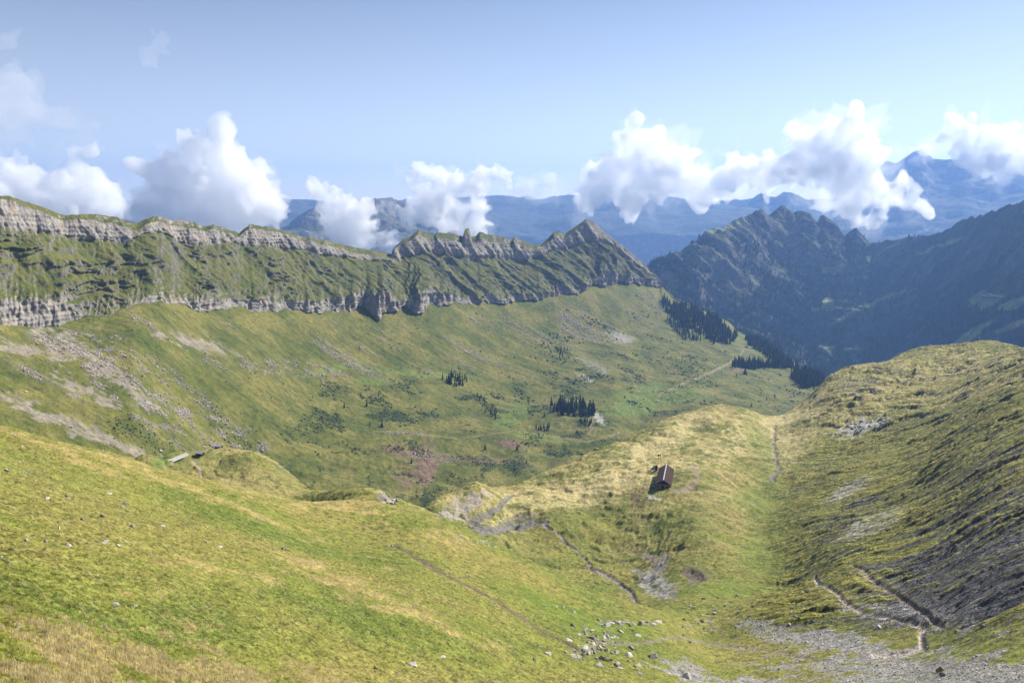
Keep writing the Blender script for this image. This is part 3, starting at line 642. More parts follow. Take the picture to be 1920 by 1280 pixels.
mountain('mountain', (1150, 1760), [560, 490, pl('1150:520 1190:482 1220:462 1250:440 1300:405 1330:391 1370:388 1400:382 1420:366 1428:362 1438:370 1450:372 1470:360 1485:362 1500:371 1520:382 1600:420 1700:440 1760:470')],
         [10500, 11800, 14000], 223, 1200, 130, colF((0.06, 0.075, 0.035), R_), step=2, rowsn=50, jag=14)
mountain('mountain', (1520, 2200), [520, 430, pl('1520:470 1560:420 1600:370 1630:330 1645:322 1665:325 1690:312 1705:300 1718:296 1730:306 1740:313 1765:311 1785:303 1800:300 1820:312 1850:330 1880:328 1920:322 2000:330 2200:350')],
         [9800, 11500, 13300], 224, 2400, 260, colF((0.09, 0.10, 0.06), R_), step=2, rowsn=50, jag=25)
mountain('mountain', (-400, 2300), [450, 410, pl('-400:392 200:388 500:395 560:390 640:396 760:384 860:388 930:379 985:371 1010:378 1050:376 1130:374 1200:372 1300:380 1500:376 1800:372 2300:380')],
         [11500, 13200, 15000], 225, 3000, 200, colF((0.09, 0.10, 0.07), R_), step=3, rowsn=24, jag=20)
# wide low ground out to the horizon
g = 60000.0; zz = -1590.0
me = tri_mesh('terrain', [(-g, -9000, zz), (g, -9000, zz), (g, g, zz), (-g, g, zz)], [(0, 1, 2, 3)], M_far, cols=np.tile((0.07, 0.085, 0.04), (4, 1)))
o = bpy.data.objects.new('terrain', me); COL.objects.link(o); o['kind'] = 'structure'


# ------------------------------------------------------------------ simple materials for objects
def plain(name, col, rough=0.8, scale=6.0, var=0.25, bump=0.0, metal=0.0):
    m, t, b = mat_new(name); N = t.nodes; L = t.links
    tc = N.new('ShaderNodeTexCoord'); nz = N.new('ShaderNodeTexNoise'); nz.inputs['Scale'].default_value = scale; nz.inputs['Detail'].default_value = 5
    L.new(tc.outputs['Object'], nz.inputs['Vector'])
    cr = N.new('ShaderNodeMixRGB'); cr.inputs[1].default_value = (*[v * (1 - var) for v in col], 1); cr.inputs[2].default_value = (*[min(1, v * (1 + var)) for v in col], 1)
    L.new(nz.outputs[0], cr.inputs[0]); L.new(cr.outputs[0], b.inputs['Base Color']); b.inputs['Roughness'].default_value = rough; b.inputs['Metallic'].default_value = metal
    if bump:
        bp = N.new('ShaderNodeBump'); bp.inputs['Distance'].default_value = bump; L.new(nz.outputs[0], bp.inputs['Height']); L.new(bp.outputs[0], b.inputs['Normal'])
    return m
def tint_mat(name, var=0.3, scale=3.0):
    m, t, b = mat_new(name); N = t.nodes; L = t.links
    at = N.new('ShaderNodeAttribute'); at.attribute_name = 'tint'; geo = N.new('ShaderNodeNewGeometry')
    nz = N.new('ShaderNodeTexNoise'); nz.inputs['Scale'].default_value = scale; nz.inputs['Detail'].default_value = 3
    L.new(geo.outputs['Position'], nz.inputs['Vector'])
    mr = N.new('ShaderNodeMapRange'); mr.inputs['From Min'].default_value = 0.3; mr.inputs['From Max'].default_value = 0.7; mr.inputs['To Min'].default_value = 1 - var; mr.inputs['To Max'].default_value = 1 + var
    L.new(nz.outputs[0], mr.inputs[0]); vm = N.new('ShaderNodeVectorMath'); vm.operation = 'SCALE'
    L.new(at.outputs['Color'], vm.inputs[0]); L.new(mr.outputs[0], vm.inputs['Scale']); L.new(vm.outputs[0], b.inputs['Base Color']); return m
M_ROCKP = plain('pale_limestone', (0.44, 0.41, 0.38), 0.9, 2.5, 0.3, 0.15)
M_ROCKD = plain('grey_lichened_limestone', (0.24, 0.22, 0.20), 0.9, 2.5, 0.35, 0.15)
M_ROCKB = plain('brownish_rock', (0.24, 0.18, 0.13), 0.9, 2.5, 0.35, 0.15)
M_NEEDLE = plain('spruce_needles', (0.026, 0.040, 0.020), 0.9, 1.2, 0.4)
_t = M_NEEDLE.node_tree; _oi = _t.nodes.new('ShaderNodeObjectInfo'); _hs = _t.nodes.new('ShaderNodeHueSaturation'); _mr = _t.nodes.new('ShaderNodeMapRange')
_mr.inputs['To Min'].default_value = 0.6; _mr.inputs['To Max'].default_value = 1.7; _t.links.new(_oi.outputs['Random'], _mr.inputs[0]); _t.links.new(_mr.outputs[0], _hs.inputs['Value'])
_bs = _t.nodes['Principled BSDF'].inputs['Base Color']; _t.links.new(_bs.links[0].from_socket, _hs.inputs['Color']); _t.links.new(_hs.outputs[0], _bs)
M_BARK = plain('bark', (0.10, 0.075, 0.055), 0.9, 3.0, 0.3)
M_TINT = tint_mat('small_stones_and_shrubs')
M_BLADE = tint_mat('grass_blades', 0.25, 1.5)
_t = M_BLADE.node_tree; _b = _t.nodes['Principled BSDF']; _tr = _t.nodes.new('ShaderNodeBsdfTranslucent'); _mx = _t.nodes.new('ShaderNodeMixShader'); _mx.inputs[0].default_value = 0.5
_t.links.new(_b.inputs['Base Color'].links[0].from_socket, _tr.inputs['Color']); _t.links.new(_b.outputs[0], _mx.inputs[1]); _t.links.new(_tr.outputs[0], _mx.inputs[2])
_t.links.new(_mx.outputs[0], _t.nodes['Material Output'].inputs['Surface'])

# ------------------------------------------------------------------ boulders
def rock_mesh(seed, flat=0.7, mat=None, name='boulder'):
    r = np.random.default_rng(seed); bm = bmesh.new(); bmesh.ops.create_icosphere(bm, subdivisions=3, radius=1.0)
    v = np.array([x.co[:] for x in bm.verts]); f = np.array([[q.index for q in p.verts] for p in bm.faces]); bm.free()
    for _ in range(11):                                                        # chop with random planes for a broken look
        n = r.normal(size=3); n /= np.linalg.norm(n); k = r.uniform(0.45, 0.8); h = v @ n
        v = v - np.outer(np.maximum(h - k, 0), n)
    q = noise3(v[:, 0] * 2.2 + seed, v[:, 1] * 2.2, v[:, 2] * 2.2, seed); v = v * (1 + 0.14 * q[:, None])
    q = noise3(v[:, 0] * 5 + seed, v[:, 1] * 5, v[:, 2] * 5, seed + 3); v = v * (1 + 0.06 * q[:, None])
    v *= np.array([1.0, r.uniform(0.7, 1.0), flat]); v[:, 2] += 0.25 * flat
    return v * 0.62, f
ROCKS = {}
for kind, m in (('pale', M_ROCKP), ('dark', M_ROCKD), ('brown', M_ROCKB)):
    for fl_ in (0.75, 0.38):
        ROCKS[kind, fl_] = [tri_mesh('boulder', *rock_mesh(k * 7 + int(fl_ * 100) + len(kind), fl_), m) for k in range(3 if kind != 'brown' else 1)]
ROCK_LIST = []
def boulder(px_, py_, size_px, label, kind='pale', flat=0.75, group=None, far=False, dmin=30):
    p, ok = (hit_far if far else (lambda a, b: hit_near(a, b, dmin)))([px_], [py_])
    if not ok[0]: return
    p = p[0]; dist = float(np.linalg.norm(p)); sz = size_px / FPX * dist
    ms = ROCKS[kind, flat]; o = bpy.data.objects.new('boulder', random.choice(ms)); COL.objects.link(o)
    o.location = (p[0], p[1], p[2] - 0.04 * sz); o.rotation_euler = (random.uniform(-.15, .15), random.uniform(-.15, .15), random.uniform(0, 6.28))
    o.scale = (sz * random.uniform(.9, 1.05), sz * random.uniform(.75, 1.0), sz * random.uniform(.8, 1.05))
    tag(o, label, 'boulder', group); ROCK_LIST.append(size_px)
    return o
B = boulder
G1 = 'pale boulders scattered over the near grassy slope'
for (x, y, sz, kd, fl_, lab) in (
    (11,883,10,'pale',.75,'pale boulder at the left edge of the near slope above a green band'),
    (40,837,6,'pale',.75,'small pale stone near the skyline of the near slope at far left'),
    (25,817,6,'pale',.75,'small pale stone highest up at the left corner of the near slope'),
    (87,935,13,'pale',.38,'long low pale slab lying left of the middle of the near slope'),
    (127,937,7,'pale',.75,'small pale stone just right of the long low pale slab'),
    (124,929,6,'pale',.75,'small pale stone just above and right of the long low pale slab'),
    (204,926,10,'pale',.38,'flat pale slab above the pair of long grey slabs on the near slope'),
    (234,943,14,'dark',.38,'long grey slab with dark underside, largest of the slabs in mid slope at left'),
    (226,949,9,'pale',.38,'thin pale slab just below the long grey slab'),
    (155,974,9,'dark',.75,'dark lichened boulder left of another dark boulder on the near slope'),
    (190,968,9,'dark',.75,'dark pointed boulder in the open turf, right one of two dark boulders'),
    (247,988,11,'dark',.75,'dark squat boulder with a pale top standing alone in the turf'),
    (348,980,8,'dark',.75,'small dark boulder beside the faint trod in the near slope'),
    (304,986,8,'pale',.38,'low pale boulder between the dark squat boulder and the faint trod'),
    (127,1023,13,'pale',.75,'domed pale boulder in the green turf at lower left, largest of its row'),
    (220,1023,10,'pale',.75,'pale boulder with a dark seam at the right end of a row of stones'),
    (196,1017,14,'pale',.38,'long flat pale slab level with the grass between two boulders'),
    (86,1016,9,'dark',.75,'grey boulder beside the pale pile of stones at lower left'),
    (50,1014,9,'pale',.75,'pale boulder at the heart of a small scatter of stones at lower left'),
    (180,1015,6,'pale',.75,'small round pale stone above the long flat slab'),
    (387,1018,6,'pale',.75,'small upright pale stone, one of a pair in the middle of the near slope'),
    (413,1025,11,'pale',.38,'low pale slab right of the small upright stones'),
    (532,1029,11,'dark',.75,'solitary dark boulder in the turf left of the tall dry grass'),
    (17,1055,8,'dark',.75,'grey stone near the left edge below a pale stone'),
    (3,1045,7,'pale',.75,'pale stone cut by the left edge of the picture'),
    (213,1136,13,'pale',.75,'pale angular boulder standing out in the lower left meadow'),
    (253,1137,8,'pale',.75,'pale stone in the pair right of the angular boulder, right one'),
    (245,1138,5,'dark',.75,'small grey stone in the pair right of the angular boulder, left one'),
    (734,1023,8,'pale',.75,'pale stone at the upper end of the narrow trod'),
    (749,1034,5,'pale',.38,'small pale slab lying on the narrow trod near its upper end'),
    (863,1082,6,'pale',.75,'small pale stone beside the middle of the narrow trod'),
    (1075,1148,9,'pale',.75,'pale boulder on the slope just above the big stone cluster'),
    (990,1077,6,'pale',.75,'pale stone near the grassy skyline left of the stream'),
    (1020,1136,6,'pale',.75,'left one of three pale stones in line above the stone cluster'),
    (1044,1137,6,'pale',.38,'middle one of three pale stones in line above the stone cluster'),
    (1057,1137,6,'pale',.75,'right one of three pale stones in line above the stone cluster'),
    (703,1253,10,'dark',.75,'dark upright stone alone in the meadow at the bottom of the picture'),
    (772,1247,20,'pale',.38,'long pale slab half sunk in the meadow at the bottom'),
    (830,1232,14,'pale',.38,'narrow pale slab above right of the long half-sunk slab'),
    (748,1264,12,'brown',.38,'flat brownish slab closest to the bottom edge'),
    (1140,1172,16,'pale',.75,'blocky pale boulder with a flat top at the upper edge of the stone cluster'),
    (1163,1165,12,'pale',.38,'tilted pale slab right of the blocky flat-topped boulder'),
    (1214,1167,12,'dark',.75,'grey boulder at the right end of the row of stones'),
    (1186,1182,7,'dark',.75,'small dark boulder alone in the grass right of the cluster'),
    (1197,1192,13,'pale',.38,'long low white slab alone in the grass right of the cluster'),
    (1095,1219,24,'pale',.75,'largest pale boulder of the cluster, with a rounded top'),
    (1133,1238,19,'dark',.75,'big grey boulder in the lower part of the stone cluster'),
    (1155,1248,17,'dark',.75,'dark grey wedge-shaped boulder at the bottom of the stone cluster'),
    (1123,1247,16,'pale',.38,'pale tilted slab left of the dark wedge-shaped boulder'),
    (1180,1229,17,'pale',.38,'long pale slab at the right of the stone cluster'),
    (1222,1233,20,'dark',.75,'dark boulder with a deep shadow standing apart right of the stone cluster'),
    (1028,1227,16,'pale',.75,'pale pointed boulder standing apart left of the stone cluster'),
    (1070,1230,15,'pale',.38,'pale slab below the trod left of the largest boulder'),
    (1288,1270,22,'pale',.75,'pale heap-like boulder on the gravel at the bottom edge'),
    (1280,1261,15,'pale',.75,'pale boulder behind the heap-like boulder at the bottom edge'),
    (1764,1257,15,'brown',.75,'brown block standing in the pale scree at the bottom right'),
    (1770,1266,12,'dark',.75,'dark stone just below the brown block in the scree'),
    (1647,1178,14,'pale',.75,'pale boulder between the two paths, left one of a pair'),
    (1661,1177,10,'pale',.75,'pale boulder between the two paths, right one of a pair'),
    (1842,1174,12,'dark',.75,'grey boulder in the turf right of the path junction'),
    (1796,1182,12,'dark',.38,'low grey rock just right of the path junction'),
    (1522,1167,14,'dark',.75,'grey boulder at the left tip of the gravel tongue'),
    (1835,1230,12,'dark',.38,'low dark rock at the upper edge of the pale scree'),
    (1240,1060,10,'pale',.75,'pale boulder on the stream gravel below the dark hollow'),
    (1188,1127,8,'pale',.75,'pale boulder at the foot of the left stream'),
    (1318,1123,9,'dark',.75,'grey boulder in the upper part of the stony meadow'),
    (1342,1151,9,'pale',.75,'pale boulder in the middle of the stony meadow'),
    (1405,1156,9,'pale',.75,'pale boulder at the right of the stony meadow'),
    (1360,1136,7,'dark',.75,'small dark boulder in the stony meadow'),
    (1482,868,5,'pale',.75,'pale stone beside the gully stream'),
    (217,655+200,5,'pale',.75,'pale stone on the skyline of the near slope left of the shed knoll')):
    B(x, y, sz, lab, kd, fl_)
GL = 'grey boulders packed in the stone cluster on the near slope'
for _ in range(105):
    t = random.random()
    if t < 0.45: x, y = random.gauss(1115, 20), random.gauss(1195, 14)
    elif t < 0.7: x, y = random.uniform(1115, 1245), 1170 + random.gauss(0, 3)
    elif t < 0.9: x, y = random.gauss(1110, 38), random.gauss(1222, 9)
    else: x, y = random.gauss(1165, 20), random.gauss(1245, 8)
    B(x, y, random.uniform(5, 14), 'one of many pale angular stones packed in the cluster below the narrow trod', random.choice(['pale', 'pale', 'dark']), random.choice([.75, .38]), GL)
for _ in range(46):
    B(random.uniform(1270, 1520), random.uniform(1105, 1215), random.uniform(3.5, 8), 'small grey stone strewn over the stony meadow beside the gravel tongue', random.choice(['pale', 'dark']), .75, 'grey stones of the stony meadow')
for _ in range(28):
    u = random.random(); B(855 + 75 * u + random.gauss(0, 5), 1010 + 16 * u + random.gauss(0, 4) - 6, random.uniform(3, 7), 'pale stone in the eroded patch above the narrow trod', 'pale', .38, 'stones of the eroded patch')
for _ in range(26):
    u = random.random(); B(1590 + 70 * u + random.gauss(0, 6), 808 - 18 * u + random.gauss(0, 5), random.uniform(4, 9), 'pale block of the boulder pile on the right-hand slope', 'pale', .75, 'pale boulder pile on the right-hand slope', dmin=450)
for k, (x, y, sz) in enumerate(((722,936,9), (730,933,11), (738,938,12), (742,945,10), (733,944,9), (726,944,8))):
    B(x, y, sz, 'rugged grey block of the rock outcrop on the brink of the near slope', 'dark' if k % 2 else 'pale', .75, 'blocks of the outcrop on the brink', dmin=120)
B(716, 943, 11, 'white flat slab at the foot of the rock outcrop on the brink', 'pale', .38)
for x, y, sz, lab in ((655,688,5,'lone upright boulder in the valley at the edge of the bright green strip'), (300,845,7,'pale boulder on the far slope just left of the shed knoll'), (490,845,7,'big pale boulder on the far slope right of the shed knoll'), (188,640,6,'pale boulder high in the scree field below the left cliff')):
    B(x, y, sz, lab, 'pale', .75, None, True)
BOULD_V = [rock_mesh(90 + k, 0.7) for k in range(4)]
def lowrock(seed):
    r = np.random.default_rng(seed); bm = bmesh.new(); bmesh.ops.create_icosphere(bm, subdivisions=1, radius=0.5)
    v = np.array([x.co[:] for x in bm.verts]); f = np.array([[q.index for q in p.verts] for p in bm.faces]); bm.free()
    v *= 1 + r.uniform(-.3, .25, (len(v), 1)); v[:, 2] *= 0.7; v[:, 2] += 0.12; return v, f
def spread(name, pts, sizes, protos, cols, mat, kind='stuff', zsc=None, smooth=False):
    """one merged mesh of many small copies"""
    vs = []; fs = []; cs = []; n = 0
    for i, (p, sz) in enumerate(zip(pts, sizes)):
        v, f = protos[i % len(protos)]; a = RNG.uniform(0, 6.28); c_, s_ = math.cos(a), math.sin(a)
        q = v * sz; q = np.stack([q[:, 0] * c_ - q[:, 1] * s_, q[:, 0] * s_ + q[:, 1] * c_, q[:, 2] * (zsc[i] if zsc is not None else 1)], 1) + p
        vs.append(q); fs.append(f + n); n += len(v); cs.append(np.repeat(cols[i][None], len(v), 0))
    me = tri_mesh(name, np.concatenate(vs), np.concatenate(fs), mat, cols=np.concatenate(cs), smooth=smooth)
    o = bpy.data.objects.new(name, me); COL.objects.link(o)
    if kind: o['kind'] = kind
    return o
LR = [lowrock(k) for k in range(6)]
def pick(mask, n, V):
    w_ = mask.ravel().astype(float); idx = RNG.choice(w_.size, size=n, p=w_ / w_.sum()); return V.reshape(-1, 3)[idx], idx
# small stones of the near ground
vis = (px > -60) & (px < 1980) & (py < 1320)
wgt = vis * ((D < 330) * (0.02 + 0.05 * (fbm(XX, YY, 20, 3, seed=300) > 0.35)) + 2.2 * gm * (D < 300) + 0.6 * (D < 480) * (streamA * mpp < 2.2) + 0.5 * (streamC * mpp < 2.5) + 0.3 * (streamB * mpp < 3) + 1.0 * rs * (D < 360))
pp, ii = pick(wgt, 9000, NP); dd = D.ravel()[ii]
sz = (RNG.uniform(1.2, 3.2, len(pp)) ** 1.0) * dd / FPX * np.where(RNG.random(len(pp)) < 0.08, 1.8, 1.0)
dk = (rs.ravel()[ii] > 0.4)
cc = np.where(dk[:, None], np.array([[0.15, 0.15, 0.155]]), np.array([[0.40, 0.375, 0.345]])) * RNG.uniform(0.55, 1.25, (len(pp), 1))
spread('scree', pp, sz, LR, cc, M_TINT)
# boulder fields below the cliffs
wf = (bf > 0.2) * (seg < 3.9) * 1.0 + 0.5 * (stre > 0.5) * (qx < 1240) + 0.004 * (seg < 3.9) + 0.5 * sstep(-0.05, 0.2, blob(qx, qy, 810, 858, 60, 10, 5)) + 0.6 * sstep(0, 0.4, blob(qx, qy, 760, 812, 50, 5, 0))
wf = wf * (qx > -80) * (qx < 1500)
pp, ii = pick(wf, 9000, RV); dd = np.hypot(pp[:, 0], pp[:, 1])
sz = RNG.uniform(1.0, 3.4, len(pp)) * dd / FPX * np.where(RNG.random(len(pp)) < 0.06, 1.7, 1.0)
spread('boulder_field', pp, sz, LR, np.array([[0.42, 0.37, 0.32]]) * RNG.uniform(0.5, 1.25, (len(pp), 1)), M_TINT)
# low alder and juniper scrub of the valley
wsc = scr * (seg < 3.2) + 0.5 * sstep(0.1, 0.4, np.maximum.reduce([blob(qx, qy, 1115, 605, 30, 10, 15), blob(qx, qy, 1060, 635, 50, 8, 15), blob(qx, qy, 1290, 690, 45, 26, 30) * 0.6, blob(qx, qy, 1040, 660, 50, 20, 20)]) + 0.4 * w3) + 0.002 * (seg < 3.9)
wsc = wsc * (qx > 200) * (qx < 1560)
pp, ii = pick(wsc, 5000, RV); dd = np.hypot(pp[:, 0], pp[:, 1])
sz = RNG.uniform(1.6, 4.6, len(pp)) * dd / FPX
spread('scrub', pp, sz, LR, np.array([[0.055, 0.072, 0.025]]) * RNG.uniform(0.6, 1.8, (len(pp), 1)), M_TINT)

# ------------------------------------------------------------------ grass of the near slope
def tuft(seed, blades, spread_, lean):
    r = np.random.default_rng(seed); v = []; f = []
    for b in range(blades):
        a = r.uniform(0, 6.28); x, y = r.normal(0, spread_, 2); h = r.uniform(0.55, 1.0); wd = r.uniform(0.05, 0.09); l = r.uniform(0.1, lean); la = r.uniform(0, 6.28)
        c_, s_ = math.cos(a) * wd, math.sin(a) * wd; k = len(v)
        v += [(x - c_, y - s_, -0.1), (x + c_, y + s_, -0.1), (x + math.cos(la) * l, y + math.sin(la) * l, h)]; f.append((k, k + 1, k + 2))
    return np.array(v), np.array(f)
TS = [tuft(k, 9, 0.32, 0.5) for k in range(8)]; TD = [tuft(50 + k, 11, 0.25, 0.35) for k in range(6)]
fine_w = vis * (D < 240) * (px < 1500) * (gm < 0.3)
nearer = np.clip(90 / D, 0.3, 1.6)
pp, ii = pick(fine_w * nearer * (0.35 + 0.65 * sstep(-0.2, 0.5, nv3)), 44000, NP); dd = D.ravel()[ii]; base = c_near.reshape(-1, 3)[ii]
hh = np.clip(RNG.uniform(0.10, 0.24, len(pp)), 1.6 * dd / FPX, 0.6)
spread('grass', pp, hh, TS, base * RNG.uniform(1.0, 2.2, (len(pp), 1)) * np.array([[1.05, 1.05, 0.9]]), M_BLADE)
pp, ii = pick(vis * (D < 330) * (px < 1500) * (gm < 0.3) * sstep(0.25, 0.6, -v2 + 0.4 * nv3) * nearer, 5000, NP); dd = D.ravel()[ii]
spread('herbs', pp - np.array([[0, 0, 0.05]]), RNG.uniform(1.6, 4.2, len(pp)) * dd / FPX, LR, np.array([[0.075, 0.10, 0.022]]) * RNG.uniform(0.6, 1.5, (len(pp), 1)), M_TINT, zsc=RNG.uniform(0.35, 0.7, len(pp)))
pp, ii = pick(vis * (D < 240) * dry, 6000, NP); dd = D.ravel()[ii]
hh = np.clip(RNG.uniform(0.2, 0.45, len(pp)), 2.2 * dd / FPX, 0.9)
spread('dry_grass', pp, hh, TD, np.array([[0.64, 0.55, 0.30]]) * RNG.uniform(0.6, 1.25, (len(pp), 1)), M_BLADE)

# ------------------------------------------------------------------ conifers
def spruce(seed, slim=0.30, tiers=11, name='spruce_tree'):
    r = np.random.default_rng(seed); v = []; f = []; mi = []
    n = 5
    for k in range(2):
        rad = (0.018, 0.006)[k]; z = (-0.06, 0.9)[k]
        for j in range(n): a = j * 6.2832 / n; v.append((math.cos(a) * rad, math.sin(a) * rad, z))
    for j in range(n): f += [(j, (j + 1) % n, n + (j + 1) % n), (j, n + (j + 1) % n, n + j)]; mi += [1, 1]
    for t in range(tiers):
        u = t / tiers; z0 = 0.05 + 0.92 * u; R_t = slim * 0.5 * (1 - u) ** 0.85 * r.uniform(0.8, 1.15) + 0.012; h = 0.16 * (1 - 0.55 * u)
        m = 9; top = len(v); v.append((r.normal(0, .004), r.normal(0, .004), min(1.0, z0 + h)))
        ring = []
        for j in range(2 * m):
            a = j * 3.14159 / m + r.uniform(-.12, .12); rr = R_t * (r.uniform(0.85, 1.2) if j % 2 == 0 else r.uniform(0.42, 0.62)); zz_ = z0 - (0.03 if j % 2 == 0 else -0.012) + r.normal(0, 0.008)
            ring.append(len(v)); v.append((math.cos(a) * rr, math.sin(a) * rr, zz_))
        for j in range(2 * m): f.append((top, ring[j], ring[(j + 1) % (2 * m)])); mi.append(0)
    return tri_mesh(name, v, f, [M_NEEDLE, M_BARK], mat_idx=mi)
TREES = [spruce(k, 0.36 + 0.05 * (k % 4)) for k in range(7)]
trees = []                                                                    # (px, py of foot, height px, label, group)
def solo(x, y, h, lab): trees.append((x, y, h, lab, None))
solo(909, 842, 14, 'lone dark spruce on the valley floor left of a brown patch'); solo(970, 843, 12, 'lone bushy spruce right of the brown patch on the valley floor')
solo(716, 800, 15, 'lone dark spruce on the scrubby valley slope left of the small tree pair'); solo(694, 797, 8, 'small spruce just left of the lone dark spruce on the scrubby slope')
solo(771, 868, 11, 'lone young spruce at the edge of the brown soil slip'); solo(1397, 702, 15, 'lone spruce between two brown bog patches before the far wood')
solo(1380, 706, 8, 'small spruce left of the lone spruce between the bog patches'); solo(1404, 693, 9, 'small spruce just behind the lone spruce between the bog patches')
solo(1409, 762, 8, 'small dark spruce right where the spur meets the far valley floor'); solo(1438, 750, 8, 'small spruce in the far valley just above the grassy brow'); solo(1453, 746, 9, 'taller one of two spruces just above the grassy brow of the spur')
solo(1073, 750, 8, 'small spruce standing alone just above the valley copse'); solo(1021, 781, 10, 'spruce at the left foot of the valley copse'); solo(1215, 594, 7, 'small lone spruce high on the slope left of the big wood')
solo(537, 890, 9, 'young spruce on the slope just right of the shed knoll'); solo(1082, 812, 8, 'spruce alone below the lower copse')
solo(646, 764, 12, 'spruce in the scrub on the left valley slope'); solo(688, 762, 11, 'second spruce in the scrub on the left valley slope, right one'); solo(885, 702, 6, 'tiny spruce at the upper copse right edge')
def poly_in(x, y, poly):
    ins = False; j = len(poly) - 1
    for i in range(len(poly)):
        xi, yi = poly[i]; xj, yj = poly[j]
        if (yi > y) != (yj > y) and x < (xj - xi) * (y - yi) / (yj - yi) + xi: ins = not ins
        j = i
    return ins
def wood(poly, n, h0, h1, lab, grp, mind=3.0):
    xs = [p[0] for p in poly]; ys = [p[1] for p in poly]; got = []; k = 0
    while len(got) < n and k < n * 60:
        k += 1; x, y = random.uniform(min(xs), max(xs)), random.uniform(min(ys), max(ys))
        if poly_in(x, y, poly) and all((x - a) ** 2 + 3 * (y - b) ** 2 > mind ** 2 for a, b in got[-150:]):
            got.append((x, y)); trees.append((x, y, random.uniform(h0, h1), lab, grp))
wood([(1034,760),(1066,752),(1098,755),(1115,764),(1114,780),(1090,784),(1060,781),(1036,772)], 64, 12, 22, 'dark spruce crowded in the copse on the valley floor', 'spruces of the valley copse', 3.5)
wood([(1082,786),(1110,790),(1108,800),(1090,796)], 12, 8, 13, 'dark spruce in the small stand just below the valley copse', 'spruces of the lower stand', 3)
wood([(1000,802),(1034,798),(1036,806),(1012,811)], 13, 8, 14, 'dark spruce in the low row left below the valley copse', 'spruces of the low row', 3)
wood([(824,712),(846,706),(872,706),(880,716),(866,727),(846,724)], 22, 8, 16, 'dark spruce in the loose clump in the middle of the valley slope', 'spruces of the loose clump', 3.5)
wood([(884,738),(912,752),(908,757),(886,744)], 5, 7, 11, 'small dark spruce in the short line below the loose clump', 'spruces of the short line', 5)
wood([(905,770),(935,775),(932,790),(915,784)], 8, 6, 12, 'small dark spruce in the scrub left of the green hollow', 'spruces in the scrub by the green hollow', 4)
wood([(1040,655),(1062,650),(1066,668),(1050,672)], 9, 6, 10, 'small spruce high on the slope below the pyramid summit', 'small spruces high on the slope', 4)
WS = 'spruces of the wood on the slope below the ridge end'
wood([(1240,562),(1262,572),(1300,578),(1345,600),(1382,630),(1372,646),(1340,645),(1300,622),(1262,602),(1246,582)], 420, 10, 17, 'dark spruce in the dense wood on the slope below the right end of the ridge', WS, 2.4)
wood([(1248,598),(1275,610),(1315,640),(1290,640),(1262,622)], 60, 8, 13, 'dark spruce in the lower fringe of the wood on the slope', 'spruces of the lower fringe', 3.2)
wood([(1398,634),(1425,640),(1450,655),(1475,676),(1490,690),(1470,684),(1440,672),(1425,660),(1402,648)], 190, 9, 16, 'dark spruce in the wood right of the pale alp hut', 'spruces right of the alp hut', 2.4)
wood([(1370,688),(1380,680),(1430,684),(1470,682),(1500,692),(1450,690),(1400,692)], 110, 10, 18, 'dark spruce in the belt of trees below the pale alp hut', 'spruces of the belt below the alp hut', 2.6)
wood([(1482,704),(1500,698),(1530,706),(1548,716),(1535,724),(1510,728),(1490,718)], 90, 12, 22, 'dark spruce in the wood where the near brow meets the far valley', 'spruces by the near brow', 3.2)
trees.sort(key=lambda t: -t[2])
tp, tok = hit_far([t[0] for t in trees], [t[1] for t in trees])
rest_p = []; rest_h = []; cnt = 0
for (x, y, h, lab, grp), p, ok in zip(trees, tp, tok):
    if not ok: continue
    hm = h / FPX * float(np.linalg.norm(p)) * 1.05
    if grp is not None and cnt > 292: rest_p.append(p); rest_h.append(hm); continue
    o = bpy.data.objects.new('spruce_tree', random.choice(TREES)); COL.objects.link(o); cnt += 1
    o.location = tuple(p); o.scale = (hm * random.uniform(.85, 1.15),) * 2 + (hm,); o.rotation_euler = (0, 0, random.uniform(0, 6.28))
    tag(o, lab, 'tree', grp)
def cone_tree(seed):
    r = np.random.default_rng(seed); v = []; f = []
    for z0, z1, rad in ((0.05, 0.55, 0.17), (0.35, 0.8, 0.12), (0.6, 1.0, 0.075)):
        b = len(v); v.append((0, 0, z1)); n = 6
        for j in range(n): a = j * 6.2832 / n + r.uniform(-.3, .3); q = rad * r.uniform(.7, 1.25); v.append((math.cos(a) * q, math.sin(a) * q, z0 + r.uniform(-.04, .04)))
        for j in range(n): f.append((b, b + 1 + j, b + 1 + (j + 1) % n))
    return np.array(v), np.array(f)
CT = [cone_tree(k) for k in range(5)]
NC_ = lambda n: np.array([[0.030, 0.044, 0.022]]) * RNG.uniform(0.7, 1.5, (n, 1))
if rest_p: spread('spruce_wood', np.array(rest_p), rest_h, CT, NC_(len(rest_p)), M_TINT)
hx, hy, hz = HV[..., 0], HV[..., 1], HV[..., 2]
hm_ = sstep(-0.1, 0.3, fbm(hx, hy, 260, 5, 0.6, seed=201) + sstep(430, 600, Hqy) * 0.6 - 0.2 + 0.3 * fbm(hx, hy, 60, 2, seed=207)) * (Hqy > 445) * (Hqy < 740) * (Hs < 0.45) * (Hqx > 1180) * (Hqx < 1990)
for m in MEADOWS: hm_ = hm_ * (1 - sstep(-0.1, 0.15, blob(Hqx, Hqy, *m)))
pp, ii = pick(hm_, 13000, HV)
spread('mountain_forest', pp, RNG.uniform(15, 30, len(pp)), CT, NC_(len(pp)), M_TINT)

